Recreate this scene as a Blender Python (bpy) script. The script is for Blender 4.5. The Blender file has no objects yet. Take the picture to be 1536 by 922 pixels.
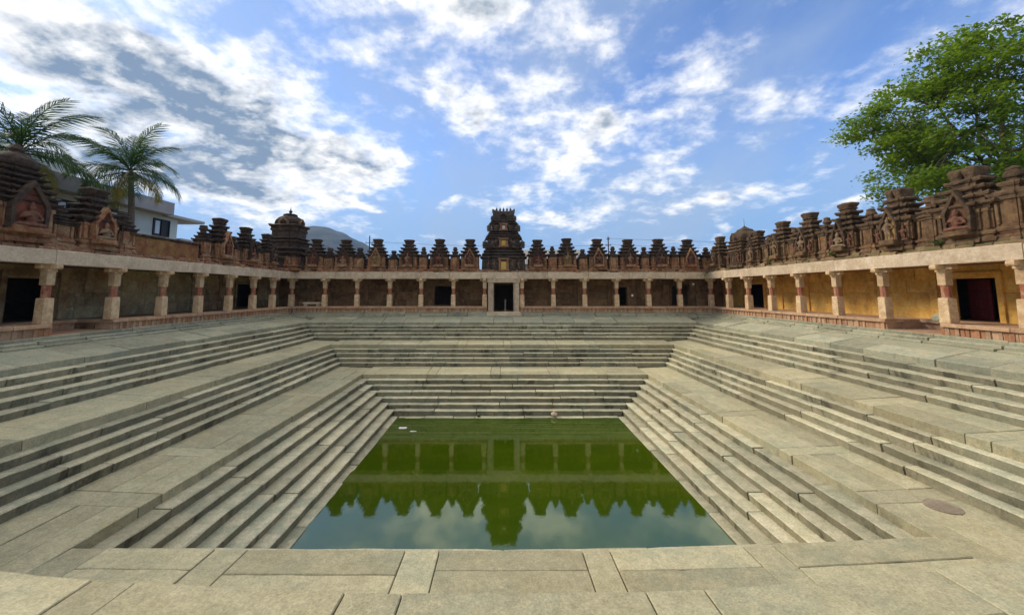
import bpy, bmesh, math, random
from mathutils import Vector, noise, Matrix
R = math.radians
sc = bpy.context.scene
COL = sc.collection

# ---------------------------------------------------------------- camera
PITCH = R(6.0); FPX = 600.0; CX, HY = 752.0, 437.0
PPY = HY - FPX * math.tan(PITCH)
cam = bpy.data.cameras.new('camera')
cam.sensor_width = 36; cam.sensor_fit = 'HORIZONTAL'
cam.lens = FPX / 1536 * 36
cam.shift_x = (768 - CX) / 1536
cam.shift_y = (PPY - 461) / 1536
cam.clip_start = .05; cam.clip_end = 8000
co = bpy.data.objects.new('camera', cam); COL.objects.link(co)
EYE = 2.0
co.location = (0, 0, EYE); co.rotation_euler = (R(90) + PITCH, 0, 0)
sc.camera = co
sc.view_settings.view_transform = 'Standard'
sc.view_settings.look = 'None'
sc.view_settings.gamma = 1
sc.view_settings.use_curve_mapping = False
sc.view_settings.exposure = 0.70
sc.render.engine = 'CYCLES'
sc.cycles.max_bounces = 8; sc.cycles.diffuse_bounces = 4
sc.cycles.transparent_max_bounces = 8
sc.cycles.use_denoising = True
HAZE = .00019

# ---------------------------------------------------------------- sun and sky
SUN_AZ, SUN_EL = R(-68), R(34)            # azimuth from +Y towards +X
sun_dir = Vector((math.sin(SUN_AZ) * math.cos(SUN_EL), math.cos(SUN_AZ) * math.cos(SUN_EL), math.sin(SUN_EL)))
sl = bpy.data.lights.new('sun', 'SUN'); sl.energy = 2.0; sl.angle = R(18); sl.color = (1, .89, .72)
so = bpy.data.objects.new('sun', sl); COL.objects.link(so)
so.rotation_euler = sun_dir.to_track_quat('Z', 'Y').to_euler(); so.location = (-20, 10, 30)

class NT:
    def __init__(s, tree): s.t = tree
    def n(s, typ, ins=None, **props):
        nd = s.t.nodes.new(typ)
        for k, v in props.items(): setattr(nd, k, v)
        for k, v in (ins or {}).items():
            sock = nd.inputs[k]
            if isinstance(v, bpy.types.NodeSocket): s.t.links.new(v, sock)
            else: sock.default_value = v
        return nd
    def math(s, op, a, b=0.0, c=0.0, clamp=False):
        return s.n('ShaderNodeMath', {0: a, 1: b, 2: c}, operation=op, use_clamp=clamp).outputs[0]
    def vmath(s, op, a, b=(0, 0, 0), out=0, scale=None):
        nd = s.n('ShaderNodeVectorMath', {0: a, 1: b}, operation=op)
        if scale is not None:
            if isinstance(scale, bpy.types.NodeSocket): s.t.links.new(scale, nd.inputs['Scale'])
            else: nd.inputs['Scale'].default_value = scale
        return nd.outputs[out]
    def noise(s, vec, scale, detail=5, rough=.55, dist=0.0, out='Fac', lac=2.0):
        return s.n('ShaderNodeTexNoise', {'Vector': vec, 'Scale': scale, 'Detail': detail, 'Roughness': rough, 'Distortion': dist, 'Lacunarity': lac}).outputs[out]
    def ramp(s, fac, lo, hi, a=0.0, b=1.0, smooth=True):
        return s.n('ShaderNodeMapRange', {'Value': fac, 'From Min': lo, 'From Max': hi, 'To Min': a, 'To Max': b}, interpolation_type='SMOOTHSTEP' if smooth else 'LINEAR').outputs[0]
    def mix(s, fac, a, b, mode='MIX'):
        nd = s.n('ShaderNodeMix', data_type='RGBA', blend_type=mode)
        for idx, v in ((0, fac), (6, a), (7, b)):
            if isinstance(v, bpy.types.NodeSocket): s.t.links.new(v, nd.inputs[idx])
            else:
                if idx and len(v) == 3: v = (*v, 1)
                nd.inputs[idx].default_value = v
        return nd.outputs[2]

def px_dir(x, y):
    r, u = (x - CX) / FPX, (PPY - y) / FPX
    return Vector((r, math.cos(PITCH) - math.sin(PITCH) * u, math.sin(PITCH) + math.cos(PITCH) * u))

SKY_STRENGTH = 0.12
CLOUD_GAIN = 0.66
def build_world():
    w = bpy.data.worlds.new('World'); sc.world = w; w.use_nodes = True
    nt = w.node_tree; nt.nodes.clear(); g = NT(nt)
    sky = g.n('ShaderNodeTexSky', sky_type='NISHITA', sun_disc=False, sun_elevation=SUN_EL, sun_rotation=SUN_AZ,
              altitude=900, air_density=1.0, dust_density=0.6, ozone_density=1.8)
    d = g.n('ShaderNodeTexCoord').outputs['Generated']
    sep = g.n('ShaderNodeSeparateXYZ', {0: d})
    x, y, z = sep.outputs
    zc = g.math('ADD', g.math('MAXIMUM', z, 0.0), .27)
    P = g.n('ShaderNodeCombineXYZ', {0: g.math('DIVIDE', x, zc), 1: g.math('DIVIDE', y, zc), 2: 3.7}).outputs[0]
    yy = g.math('MAXIMUM', g.math('ABSOLUTE', y), .08)
    qx, qz = g.math('DIVIDE', x, yy), g.math('DIVIDE', z, yy)
    warp = g.noise(P, 1.6, 4, .6, out='Color')
    wx = g.n('ShaderNodeSeparateXYZ', {0: warp})
    qx = g.math('ADD', qx, g.math('MULTIPLY', g.math('SUBTRACT', wx.outputs[0], .5), .22))
    qz = g.math('ADD', qz, g.math('MULTIPLY', g.math('SUBTRACT', wx.outputs[1], .5), .16))
    # banks of cloud where the sky holds them, one added above view: centre, radii, tilt, weight
    banks = [(110, 60, 290, 120, .25, 1.0), (330, 190, 270, 90, .45, 1.0), (510, 235, 130, 45, .25, .6), (120, 215, 230, 50, .25, .75),
             (300, 275, 180, 35, .2, .55),
             (630, 5, 260, 70, .05, .9), (600, 85, 230, 50, .1, .35), (600, -120, 420, 90, 0, .8), (500, 72, 75, 26, .2, .4), (665, 135, 100, 42, .5, .55), (715, 160, 60, 30, .2, .35),  # bank centred above the view is added to brighten the water reflection
             (835, 245, 120, 52, -.5, .72), (920, 188, 62, 30, -.2, .5), (800, 190, 60, 30, -.1, .4), (900, 70, 38, 45, .6, .4), (1030, 60, 60, 55, .9, .28),
             (1070, 305, 120, 16, -.25, .55), (860, 332, 110, 18, -.1, .55), (690, 308, 26, 14, 0, .55), (545, 309, 50, 9, .1, .55),
             (1290, 300, 45, 12, -.1, .6), (1060, 348, 16, 14, -.5, .45), (1200, 325, 40, 10, -.4, .5), (1180, 190, 110, 20, -.25, .18), (1010, 355, 26, 7, 0, .4),
             (1230, 50, 200, 60, .1, -.3), (500, 130, 50, 38, .3, -.3), (335, 40, 45, 40, .8, -.4), (650, 265, 90, 30, 0, -.3),
             (620, 350, 260, 20, 0, -.3), (450, 120, 110, 60, .5, .45), (420, 330, 200, 25, .1, .3), (760, 120, 120, 60, .3, .3), (560, 220, 110, 50, .4, .3), (960, 150, 160, 60, -.4, .22), (1000, 250, 200, 50, -.3, .2)]
    M = None
    for (px, py, rx, ry, tilt, wt) in banks:
        v = px_dir(px, py); cqx, cqz = v.x / v.y, v.z / v.y
        ct, st = math.cos(tilt), math.sin(tilt)
        dx, dz = g.math('SUBTRACT', qx, cqx), g.math('SUBTRACT', qz, cqz)
        a = g.math('MULTIPLY', g.math('SUBTRACT', g.math('MULTIPLY', dx, ct), g.math('MULTIPLY', dz, st)), FPX / rx)
        b = g.math('MULTIPLY', g.math('ADD', g.math('MULTIPLY', dx, st), g.math('MULTIPLY', dz, ct)), FPX / ry)
        r = g.math('SQRT', g.math('ADD', g.math('MULTIPLY', a, a), g.math('MULTIPLY', b, b)))
        f = g.ramp(r, 1.35, 0.0, 0.0, wt)
        M = f if M is None else g.math('ADD', M, f)
    M = g.math('MINIMUM', M, 1.05)
    # thicker bright cloud, unseen, added overhead and behind the viewer for fill light
    M = g.math('ADD', M, g.ramp(y, .15, -.35, 0, .20)); M = g.math('ADD', M, g.ramp(z, .66, .86, 0, .85))
    M = g.math('MINIMUM', M, 1.1)
    def dens(vec):
        n1 = g.noise(vec, 2.6, 8, .58, .2)
        n2 = g.noise(vec, 9.0, 8, .60, .1)
        return g.math('ADD', g.math('MULTIPLY', n1, .48), g.math('MULTIPLY', n2, .52))
    sd = Vector((sun_dir.x, sun_dir.y)).normalized() * .05
    n0 = dens(P)
    n1 = dens(g.vmath('ADD', P, (sd.x, sd.y, 0)))
    dn = g.math('ADD', n0, g.math('MULTIPLY', M, .31))
    cover = g.ramp(dn, .50, .77)
    thick = g.ramp(dn, .645, .80)
    core = g.ramp(g.noise(P, 1.3, 3, .5), .38, .60)
    light = g.math('SUBTRACT', 1.0, g.math('MULTIPLY', thick, g.math('ADD', .38, g.math('MULTIPLY', core, .66))))
    light = g.math('ADD', light, g.math('MULTIPLY', g.math('SUBTRACT', n0, n1), 4.5))
    back = g.ramp(z, .66, .86, 0, .6)  # extra brightening of the added overhead cloud
    light = g.math('ADD', light, back, clamp=True)
    ccol = g.mix(light, (.19, .265, .36), (1.16, 1.12, 1.04))
    veil = g.math('MULTIPLY', g.ramp(g.noise(g.vmath('MULTIPLY', P, (1, .45, 1)), .9, 7, .62, .5), .32, .68), .60)
    skyc = g.mix(1.0, sky.outputs[0], (.74, .95, 1.26), 'MULTIPLY')
    b_sky = g.n('ShaderNodeBackground', {'Color': skyc, 'Strength': SKY_STRENGTH})
    b_low = g.n('ShaderNodeBackground', {'Color': (.24, .43, .69, 1), 'Strength': .66})
    b_veil = g.n('ShaderNodeBackground', {'Color': (.60, .74, .95, 1), 'Strength': CLOUD_GAIN * .74})
    b_cl = g.n('ShaderNodeBackground', {'Color': ccol, 'Strength': CLOUD_GAIN * 1.20})
    m0 = g.n('ShaderNodeMixShader', {0: g.ramp(z, .40, .06, 0, .85), 1: b_sky.outputs[0], 2: b_low.outputs[0]})
    m1 = g.n('ShaderNodeMixShader', {0: veil, 1: m0.outputs[0], 2: b_veil.outputs[0]})
    m2 = g.n('ShaderNodeMixShader', {0: g.math('MULTIPLY', cover, .96), 1: m1.outputs[0], 2: b_cl.outputs[0]})
    out = g.n('ShaderNodeOutputWorld', {0: m2.outputs[0]})
build_world()

# ---------------------------------------------------------------- helpers
rnd = random.Random(7)
WORLD = {}                                   # object -> world origin (things are never rotated at the root unless stated)
def origin(o):
    return WORLD.get(o.name, Vector((0, 0, 0))) if o else Vector((0, 0, 0))
def tag(o, label=None, cat=None, group=None, kind=None):
    if label: o['label'] = label
    if cat: o['category'] = cat
    if group: o['group'] = group
    if kind: o['kind'] = kind
    return o
def empty(name, loc, label, cat, group=None, kind=None):
    o = bpy.data.objects.new(name, None); COL.objects.link(o); o.location = loc; o.empty_display_size = .2
    WORLD[o.name] = Vector(loc)
    return tag(o, label, cat, group, kind)

class MB:
    def __init__(s): s.v = []; s.f = []; s.t = []
    def add(s, verts, faces, tint=None):
        if tint is None: tint = rnd.random()
        b = len(s.v); s.v += [tuple(v) for v in verts]
        s.f += [tuple(i + b for i in f) for f in faces]; s.t += [tint] * len(faces)
    def loft(s, rings, tint=None, cap0=True, cap1=True, closed=True):
        n = len(rings[0]); vs = [p for r in rings for p in r]; fs = []
        for i in range(len(rings) - 1):
            for j in range(n if closed else n - 1):
                k = (j + 1) % n
                fs.append((i * n + j, i * n + k, (i + 1) * n + k, (i + 1) * n + j))
        if cap0: fs.append(tuple(range(n - 1, -1, -1)))
        if cap1: fs.append(tuple((len(rings) - 1) * n + j for j in range(n)))
        s.add(vs, fs, tint)
    def box(s, x0, x1, y0, y1, z0, z1, c=.012, tint=None, fn=None, top=1.0):
        """chamfered box; top < 1 tapers the upper face"""
        def ring(z, ins, k):
            mx, my = (x0 + x1) / 2, (y0 + y1) / 2
            a, b, cc, d = mx + (x0 - mx) * k + ins, mx + (x1 - mx) * k - ins, my + (y0 - my) * k + ins, my + (y1 - my) * k - ins
            c2 = c
            return [(a + c2, cc, z), (b - c2, cc, z), (b, cc + c2, z), (b, d - c2, z), (b - c2, d, z), (a + c2, d, z), (a, d - c2, z), (a, cc + c2, z)]
        rs = [ring(z0, c, 1), ring(z0 + c, 0, 1), ring(z1 - c, 0, top), ring(z1, c, top)]
        if fn: rs = [[fn(*p) for p in r] for r in rs]
        s.loft(rs, tint)
    def tube(s, pts, rads, n=8, tint=None):
        rings = []
        pts = [Vector(p) for p in pts]
        for i, p in enumerate(pts):
            d = (pts[min(i + 1, len(pts) - 1)] - pts[max(i - 1, 0)]).normalized()
            a = d.cross(Vector((0, 0, 1)));
            if a.length < .1: a = d.cross(Vector((0, 1, 0)))
            a.normalize(); b = d.cross(a)
            r = rads[i] if isinstance(rads, (list, tuple)) else rads
            rings.append([p + a * r * math.cos(2 * math.pi * k / n) + b * r * math.sin(2 * math.pi * k / n) for k in range(n)])
        s.loft(rings, tint)
    def lathe(s, prof, n=16, c=(0, 0), tint=None, lobes=0, amp=0.0):
        s.loft([[(c[0] + r * (1 + amp * math.cos(lobes * 2 * math.pi * k / n)) * math.cos(2 * math.pi * k / n), c[1] + r * (1 + amp * math.cos(lobes * 2 * math.pi * k / n)) * math.sin(2 * math.pi * k / n), z) for k in range(n)] for r, z in prof], tint)
    def erode(s, amp, freq, seed, i0=0):
        o = Vector((seed * 3.17, seed * 1.31, seed * .77))
        for i in range(i0, len(s.v)):
            p = Vector(s.v[i]); q = p * freq + o
            s.v[i] = tuple(p + noise.noise_vector(q) * amp + noise.noise_vector(q * 2.7) * amp * .5)
    def build(s, name, mat, parent=None, smooth=False, local=False, recalc=True):
        me = bpy.data.meshes.new(name)
        o0 = Vector((0, 0, 0)) if local or parent is None else origin(parent)
        me.from_pydata([(v[0] - o0.x, v[1] - o0.y, v[2] - o0.z) for v in s.v], [], s.f)
        at = me.attributes.new('tint', 'FLOAT', 'FACE'); at.data.foreach_set('value', s.t)
        if recalc:
            bm = bmesh.new(); bm.from_mesh(me); bmesh.ops.recalc_face_normals(bm, faces=bm.faces); bm.to_mesh(me); bm.free()
        if smooth: me.polygons.foreach_set('use_smooth', [True] * len(me.polygons))
        me.materials.append(mat)
        o = bpy.data.objects.new(name, me); COL.objects.link(o)
        if parent: o.parent = parent
        WORLD[o.name] = Vector(o0)
        return o

# ---------------------------------------------------------------- materials
def new_mat(name):
    m = bpy.data.materials.new(name); m.use_nodes = True; m.node_tree.nodes.clear()
    return m, NT(m.node_tree)
def finish(g, col, rough, bump=None, bstr=.3, bdist=.02, spec=.3):
    p = g.n('ShaderNodeBsdfPrincipled', {'Base Color': col, 'Roughness': rough, 'Specular IOR Level': spec})
    if bump is not None:
        b = g.n('ShaderNodeBump', {'Height': bump, 'Strength': bstr, 'Distance': bdist})
        g.t.links.new(b.outputs[0], p.inputs['Normal'])
    g.n('ShaderNodeOutputMaterial', {0: p.outputs[0]})
def stone(name, A, B, C, stain=(.03, .028, .02), stain_amt=.5, tint_k=.35, scale=1.0, speck=.25, bstr=.45, rough=.85, streak=True, vert_dark=0.0, pale=None, pale_lo=.6, patches=(.40, .62), red=None):
    m, g = new_mat(name)
    geo = g.n('ShaderNodeNewGeometry'); P = geo.outputs['Position']
    t = g.n('ShaderNodeAttribute', attribute_name='tint').outputs['Fac']
    isred = g.math('GREATER_THAN', t, 1.0)
    t = g.math('FRACT', t)
    Pt = g.vmath('ADD', P, g.n('ShaderNodeCombineXYZ', {0: g.math('MULTIPLY', t, 7.0), 1: g.math('MULTIPLY', t, 3.0), 2: 0.0}).outputs[0])
    n1 = g.noise(P, .45 * scale, 6, .6)
    n2 = g.noise(Pt, 2.2 * scale, 7, .65)
    n3 = g.ramp(g.noise(P, 38 * scale, 5, .8), .30, .70, smooth=False)
    n4 = g.noise(P, 9 * scale, 6, .7)
    col = g.mix(g.ramp(n1, .38, .62), A, B)
    col = g.mix(g.ramp(n2, *patches), col, C)
    if red: col = g.mix(g.math('MULTIPLY', isred, .85), col, red)
    k = g.math('ADD', 1 - tint_k / 2, g.math('MULTIPLY', t, tint_k))
    k = g.math('MULTIPLY', k, g.math('ADD', 1 - speck, g.math('MULTIPLY', n3, speck * 2)))
    k = g.math('MULTIPLY', k, g.math('ADD', .58, g.math('MULTIPLY', n4, .84)))
    col = g.mix(1.0, col, g.n('ShaderNodeCombineColor', {0: k, 1: k, 2: k}).outputs[0], 'MULTIPLY')
    if pale:
        col = g.mix(g.ramp(g.noise(Pt, 3.1 * scale, 8, .7), pale_lo, pale_lo + .12, 0, .75), col, pale)
    if streak:
        sv = g.vmath('MULTIPLY', P, (1.7 * scale, 1.7 * scale, .7 * scale))
        s1 = g.noise(sv, 1.0, 9, .74, .4)
        s2 = g.noise(P, .8 * scale, 4, .6)
        mk = g.ramp(g.math('ADD', g.math('MULTIPLY', s1, .65), g.math('MULTIPLY', s2, .35)), .49, .72)
        if vert_dark:
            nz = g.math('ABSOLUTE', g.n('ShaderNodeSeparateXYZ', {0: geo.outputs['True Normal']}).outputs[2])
            mk = g.math('ADD', mk, g.ramp(nz, .75, .3, 0, vert_dark), clamp=True)  # darkens vertical faces evenly; the stain is also weighted towards them
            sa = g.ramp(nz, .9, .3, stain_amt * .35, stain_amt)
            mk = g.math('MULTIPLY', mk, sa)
        else: mk = g.math('MULTIPLY', mk, stain_amt)
        col = g.mix(mk, col, stain)
    h = g.math('ADD', g.math('MULTIPLY', n3, .35), g.math('ADD', g.math('MULTIPLY', n4, .9), g.math('MULTIPLY', n2, .6)))
    finish(g, col, rough, h, bstr, .035)
    return m
def plain(name, col, rough=.6, var=.25, scale=6.0, spec=.4, bstr=.1, metal=0.0):
    m, g = new_mat(name)
    P = g.n('ShaderNodeNewGeometry').outputs['Position']
    n = g.noise(P, scale, 5, .6)
    t = g.n('ShaderNodeAttribute', attribute_name='tint').outputs['Fac']
    k = g.math('ADD', 1 - var, g.math('MULTIPLY', n, 2 * var))
    k = g.math('MULTIPLY', k, g.math('ADD', .9, g.math('MULTIPLY', t, .2)))
    c = g.mix(1.0, col, g.n('ShaderNodeCombineColor', {0: k, 1: k, 2: k}).outputs[0], 'MULTIPLY')
    finish(g, c, rough, n, bstr, .02, spec)
    return m
def leaf_mat(name, a, b, trans=.4):
    m, g = new_mat(name)
    t = g.n('ShaderNodeAttribute', attribute_name='tint').outputs['Fac']
    P = g.n('ShaderNodeNewGeometry').outputs['Position']
    n = g.noise(P, .8, 3)
    f = g.math('ADD', g.math('MULTIPLY', t, .7), g.math('MULTIPLY', n, .3))
    c = g.mix(f, a, b)
    p = g.n('ShaderNodeBsdfPrincipled', {'Base Color': c, 'Roughness': .5, 'Specular IOR Level': .3})
    tr = g.n('ShaderNodeBsdfTranslucent', {'Color': g.mix(1.0, c, (1.5, 1.5, .55), 'MULTIPLY')})
    mx = g.n('ShaderNodeMixShader', {0: trans, 1: p.outputs[0], 2: tr.outputs[0]})
    g.n('ShaderNodeOutputMaterial', {0: mx.outputs[0]})
    return m

M = {}
M['step'] = stone('step_granite', (.44, .395, .245), (.36, .355, .24), (.52, .465, .31), stain=(.038, .034, .02), stain_amt=.86, tint_k=.5, speck=.36, vert_dark=.58, pale=(.50, .46, .34), pale_lo=.66)
M['terrace'] = stone('terrace_granite', (.395, .345, .20), (.35, .335, .215), (.44, .39, .24), stain=(.11, .092, .05), stain_amt=.55, tint_k=.34, speck=.36, vert_dark=.3)
M['court'] = stone('court_granite', (.35, .34, .225), (.30, .305, .215), (.40, .365, .24), stain=(.06, .06, .04), stain_amt=.65, tint_k=.4, speck=.34, vert_dark=.3)
M['bed'] = stone('packed_earth', (.07, .06, .04), (.09, .08, .05), (.06, .055, .04))
M['ground'] = stone('dry_ground', (.20, .15, .085), (.09, .11, .04), (.16, .14, .07), scale=.2, streak=False)
M['eave'] = stone('eave_granite', (.56, .425, .28), (.49, .365, .235), (.62, .49, .335), stain=(.10, .08, .055), stain_amt=.45, tint_k=.16, scale=1.2)
M['pillar'] = stone('limewashed_pillar', (.56, .375, .205), (.48, .30, .155), (.66, .48, .28), stain=(.20, .12, .06), stain_amt=.45, tint_k=.25, scale=2.0)
M['band'] = stone('faded_red_paint', (.34, .105, .055), (.38, .16, .09), (.46, .28, .16), stain=(.12, .05, .03), stain_amt=.5, scale=2.4, patches=(.50, .68))
M['plinth'] = stone('pink_sandstone', (.44, .235, .12), (.40, .26, .155), (.50, .32, .19), stain=(.12, .07, .04), stain_amt=.6, tint_k=.3, scale=1.5, red=(.40, .17, .08))
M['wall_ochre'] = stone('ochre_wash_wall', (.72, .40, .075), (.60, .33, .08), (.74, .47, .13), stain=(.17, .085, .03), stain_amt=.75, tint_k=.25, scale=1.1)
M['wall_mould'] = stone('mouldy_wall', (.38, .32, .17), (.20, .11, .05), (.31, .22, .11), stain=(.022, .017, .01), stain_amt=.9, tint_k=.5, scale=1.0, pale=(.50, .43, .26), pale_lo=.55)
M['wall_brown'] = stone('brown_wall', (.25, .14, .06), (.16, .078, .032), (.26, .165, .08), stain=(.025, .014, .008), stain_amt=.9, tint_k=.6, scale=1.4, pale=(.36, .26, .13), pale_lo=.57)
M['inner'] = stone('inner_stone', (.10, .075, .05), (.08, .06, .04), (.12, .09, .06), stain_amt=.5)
M['red_ceiling'] = stone('red_ceiling', (.20, .06, .03), (.16, .06, .035), (.22, .09, .05))
M['body'] = stone('weathered_plaster', (.36, .19, .09), (.34, .225, .12), (.25, .095, .046), stain=(.022, .016, .012), stain_amt=.92, tint_k=.4, scale=2.2, bstr=.7, pale=(.50, .37, .22), pale_lo=.57)
M['roof'] = stone('blackened_brick', (.070, .045, .03), (.10, .064, .04), (.045, .03, .022), stain=(.015, .012, .01), stain_amt=.8, tint_k=.4, scale=2.6, bstr=.8, pale=(.20, .16, .11), pale_lo=.63)
M['roof_brown'] = stone('weathered_brown_brick', (.105, .060, .030), (.078, .048, .026), (.14, .088, .047), stain=(.016, .011, .008), stain_amt=.9, tint_k=.4, scale=2.6, bstr=.8, pale=(.30, .24, .16), pale_lo=.62)
M['body_brown'] = stone('brown_plaster', (.24, .14, .06), (.19, .12, .06), (.14, .07, .034), stain=(.018, .012, .008), stain_amt=.95, tint_k=.4, scale=2.4, bstr=.8, pale=(.38, .26, .13), pale_lo=.62)
M['tower'] = stone('soot_dark_stucco', (.075, .055, .04), (.11, .078, .055), (.05, .037, .028), stain=(.014, .011, .01), stain_amt=.7, tint_k=.4, scale=2.4, bstr=.8, pale=(.26, .20, .14), pale_lo=.58)
M['niche'] = stone('red_niche', (.16, .042, .024), (.20, .065, .034), (.12, .036, .024), stain=(.03, .02, .014), stain_amt=.6, scale=3)
M['niche_brown'] = stone('brown_niche', (.11, .05, .025), (.14, .07, .03), (.09, .04, .022), stain=(.02, .014, .01), stain_amt=.7, scale=3)
M['niche_ochre'] = stone('ochre_niche', (.38, .25, .07), (.32, .20, .08), (.28, .14, .05), stain=(.04, .028, .016), stain_amt=.6, scale=3)
FIG = [stone('statue_buff', (.27, .17, .09), (.20, .11, .06), (.31, .21, .115), stain_amt=.75, scale=4), stone('statue_red', (.19, .065, .036), (.16, .07, .04), (.22, .10, .06), stain_amt=.75, scale=4),
       stone('statue_brown', (.17, .10, .06), (.22, .14, .08), (.13, .08, .05), stain_amt=.6, scale=4)]
M['yellow'] = plain('yellow_plaster', (.62, .40, .10), .8, .2, 8)
M['rubble'] = stone('mossy_rubble', (.30, .22, .11), (.17, .15, .05), (.24, .15, .08), stain=(.05, .035, .02), stain_amt=.8, tint_k=.5, scale=2.5, bstr=.8)

# ---------------------------------------------------------------- layout of the tank
W, D, YN = 14.12, 27.3, -0.32
def zz(h): return EYE - h
def delta(t): return max(0.0, min(1.0, (t - 3.5) / 5.8)) * .3
def bow(s, t):
    s = max(-9, min(9, s))
    k = max(0.0, min(1.0, (t - 4.5) / 1.0))
    return ((.0120 + (.003 if s > 0 else 0)) * (1 - k) + (.0012 + (.0055 if s > 0 else 0)) * k) * s * s + .09 * (1 - k)
def frame(side):
    if side == 'far': return lambda s, t, z: (s, D - t, z)
    if side == 'left': return lambda s, t, z: (-(W - t) + delta(t), s, z)
    if side == 'right': return lambda s, t, z: ((W - t) + delta(t), s, z)
    return lambda s, t, z: (s, YN + t + (bow(s, t) if t > 2.5 else 0), z)
SIDES = ('far', 'left', 'right', 'near')
def span(side, t_edge, t_back):
    if side in ('far', 'near'): return (-(W - t_edge) + delta(t_edge), (W - t_edge) + delta(t_edge))
    return (YN + t_back, D - t_back)

def bar(mb, F, s0, s1, tb, te, zb, ztb, zte, c=.014, jit=.012, seg=.32, chb=False, tint=None, seed=None, under_cut=0.0):
    """a dressed stone laid along s: back at tb, front edge at te, worn arrises"""
    sd = rnd.random() * 100 if seed is None else seed
    n = max(2, int((s1 - s0) / seg) + 1)
    rings = []
    for i in range(n + 1):
        s = s0 + (s1 - s0) * i / n
        j1 = (noise.noise((s * 1.3, sd, 1.0)) + .5 * noise.noise((s * 4.1, sd, 4.0))) * jit
        j2 = (noise.noise((s * 1.1, sd, 7.0)) + .5 * noise.noise((s * 3.7, sd, 9.0))) * jit * .8
        ck = c * (1.1 + 1.1 * noise.noise((s * 2.9, sd, 3.0)) + 1.6 * max(0, noise.noise((s * 5.3, sd, 8.0)) - .25))
        e = c * .9 if i in (0, n) else 0
        sg = s + (c * .25 if i == 0 else (-c * .25 if i == n else 0))
        top_b, top_e, tf, tk = ztb + j2 - e, zte + j2 - e, te + j1 - e * .6, tb
        r = [(sg, tk, zb), (sg, tf - under_cut, zb), (sg, tf, top_e - ck), (sg, tf - ck, top_e)]
        if chb: r += [(sg, tk + ck, top_b), (sg, tk, top_b - ck)]
        else: r += [(sg, tk, top_b)]
        rings.append([F(*p) for p in r])
        if i == 0: rings.append([F(p[0] + c, p[1], p[2] + (e if q >= 2 else 0)) for q, p in enumerate(r)])
        if i == n: rings.insert(-1, [F(p[0] - c, p[1], p[2] + (e if q >= 2 else 0)) for q, p in enumerate(r)])
    mb.loft(rings, tint)

def course(mb, side, t_back, t_edge, h_back, h_edge, h_bot, lmin=1.3, lmax=3.0, gap=.010, hj=.016, tj=.020, under=.12, c=.014):
    F = frame(side); a, b = span(side, t_edge, t_back)
    s = a
    while s < b - .01:
        L = rnd.uniform(lmin, lmax)
        if b - (s + L) < lmin * .6: L = b - s
        dz = rnd.gauss(0, hj * .5); dt = rnd.gauss(0, tj * .5)
        if rnd.random() < .08: dz -= rnd.uniform(.008, .02); dt -= rnd.uniform(.0, .035)
        bar(mb, F, s + gap, s + L - gap, t_back - under, t_edge + dt, zz(h_bot) - .06, zz(h_back) + dz, zz(h_edge) + dz, c=c, under_cut=.045)
        s += L

def flight(name, steps, h_final, mat, lens=(1.4, 3.2)):
    mb = MB()
    for i, (tb, te, h) in enumerate(steps):
        hb = steps[i + 1][2] if i + 1 < len(steps) else h_final
        for sd in SIDES: course(mb, sd, tb, te, h, h + .008, hb, *lens)
    return tag(mb.build(name, mat), kind='structure')

# structure: courtyard paving (slabs with a slight fall to the tank)
mb = MB()
for sd in SIDES:
    F = frame(sd); a, b = span(sd, 1.79, .42)
    s = a - (1.4 if sd in ('far', 'near') else 0); e = b + (1.4 if sd in ('far', 'near') else 0)
    if sd in ('far', 'near'): s, e = a, b
    while s < e - .01:
        L = rnd.uniform(1.2, 2.4)
        if e - (s + L) < .7: L = e - s
        tm = rnd.uniform(.95, 1.15)
        dz = rnd.gauss(0, .004)
        bar(mb, F, s + .006, s + L - .006, .30, tm, zz(2.2), zz(1.655) + dz, zz(1.78) + dz, c=.008, chb=True)
        bar(mb, F, s + .006, s + L - .006, tm + .012, 1.79 + rnd.gauss(0, .008), zz(2.2), zz(1.785) + dz * 2, zz(1.92) + dz * 2, c=.016, chb=True)
        s += L
tag(mb.build('courtyard_paving', M['court']), kind='structure')
st1 = [(1.79 + .33 * i, 1.79 + .33 * (i + 1), 1.92 + .19 * (i + 1)) for i in range(4)]
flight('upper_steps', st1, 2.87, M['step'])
st2 = [(4.5 + .2375 * i, 4.5 + .2375 * (i + 1), 2.95 + .205 * (i + 1)) for i in range(4)]
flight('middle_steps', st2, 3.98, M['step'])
st3 = [(7.1 + .33 * i, 7.1 + .33 * (i + 1), 4.05 + .195 * (i + 1)) for i in range(6)]
flight('lower_steps', st3, 5.42, M['step'])
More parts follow.
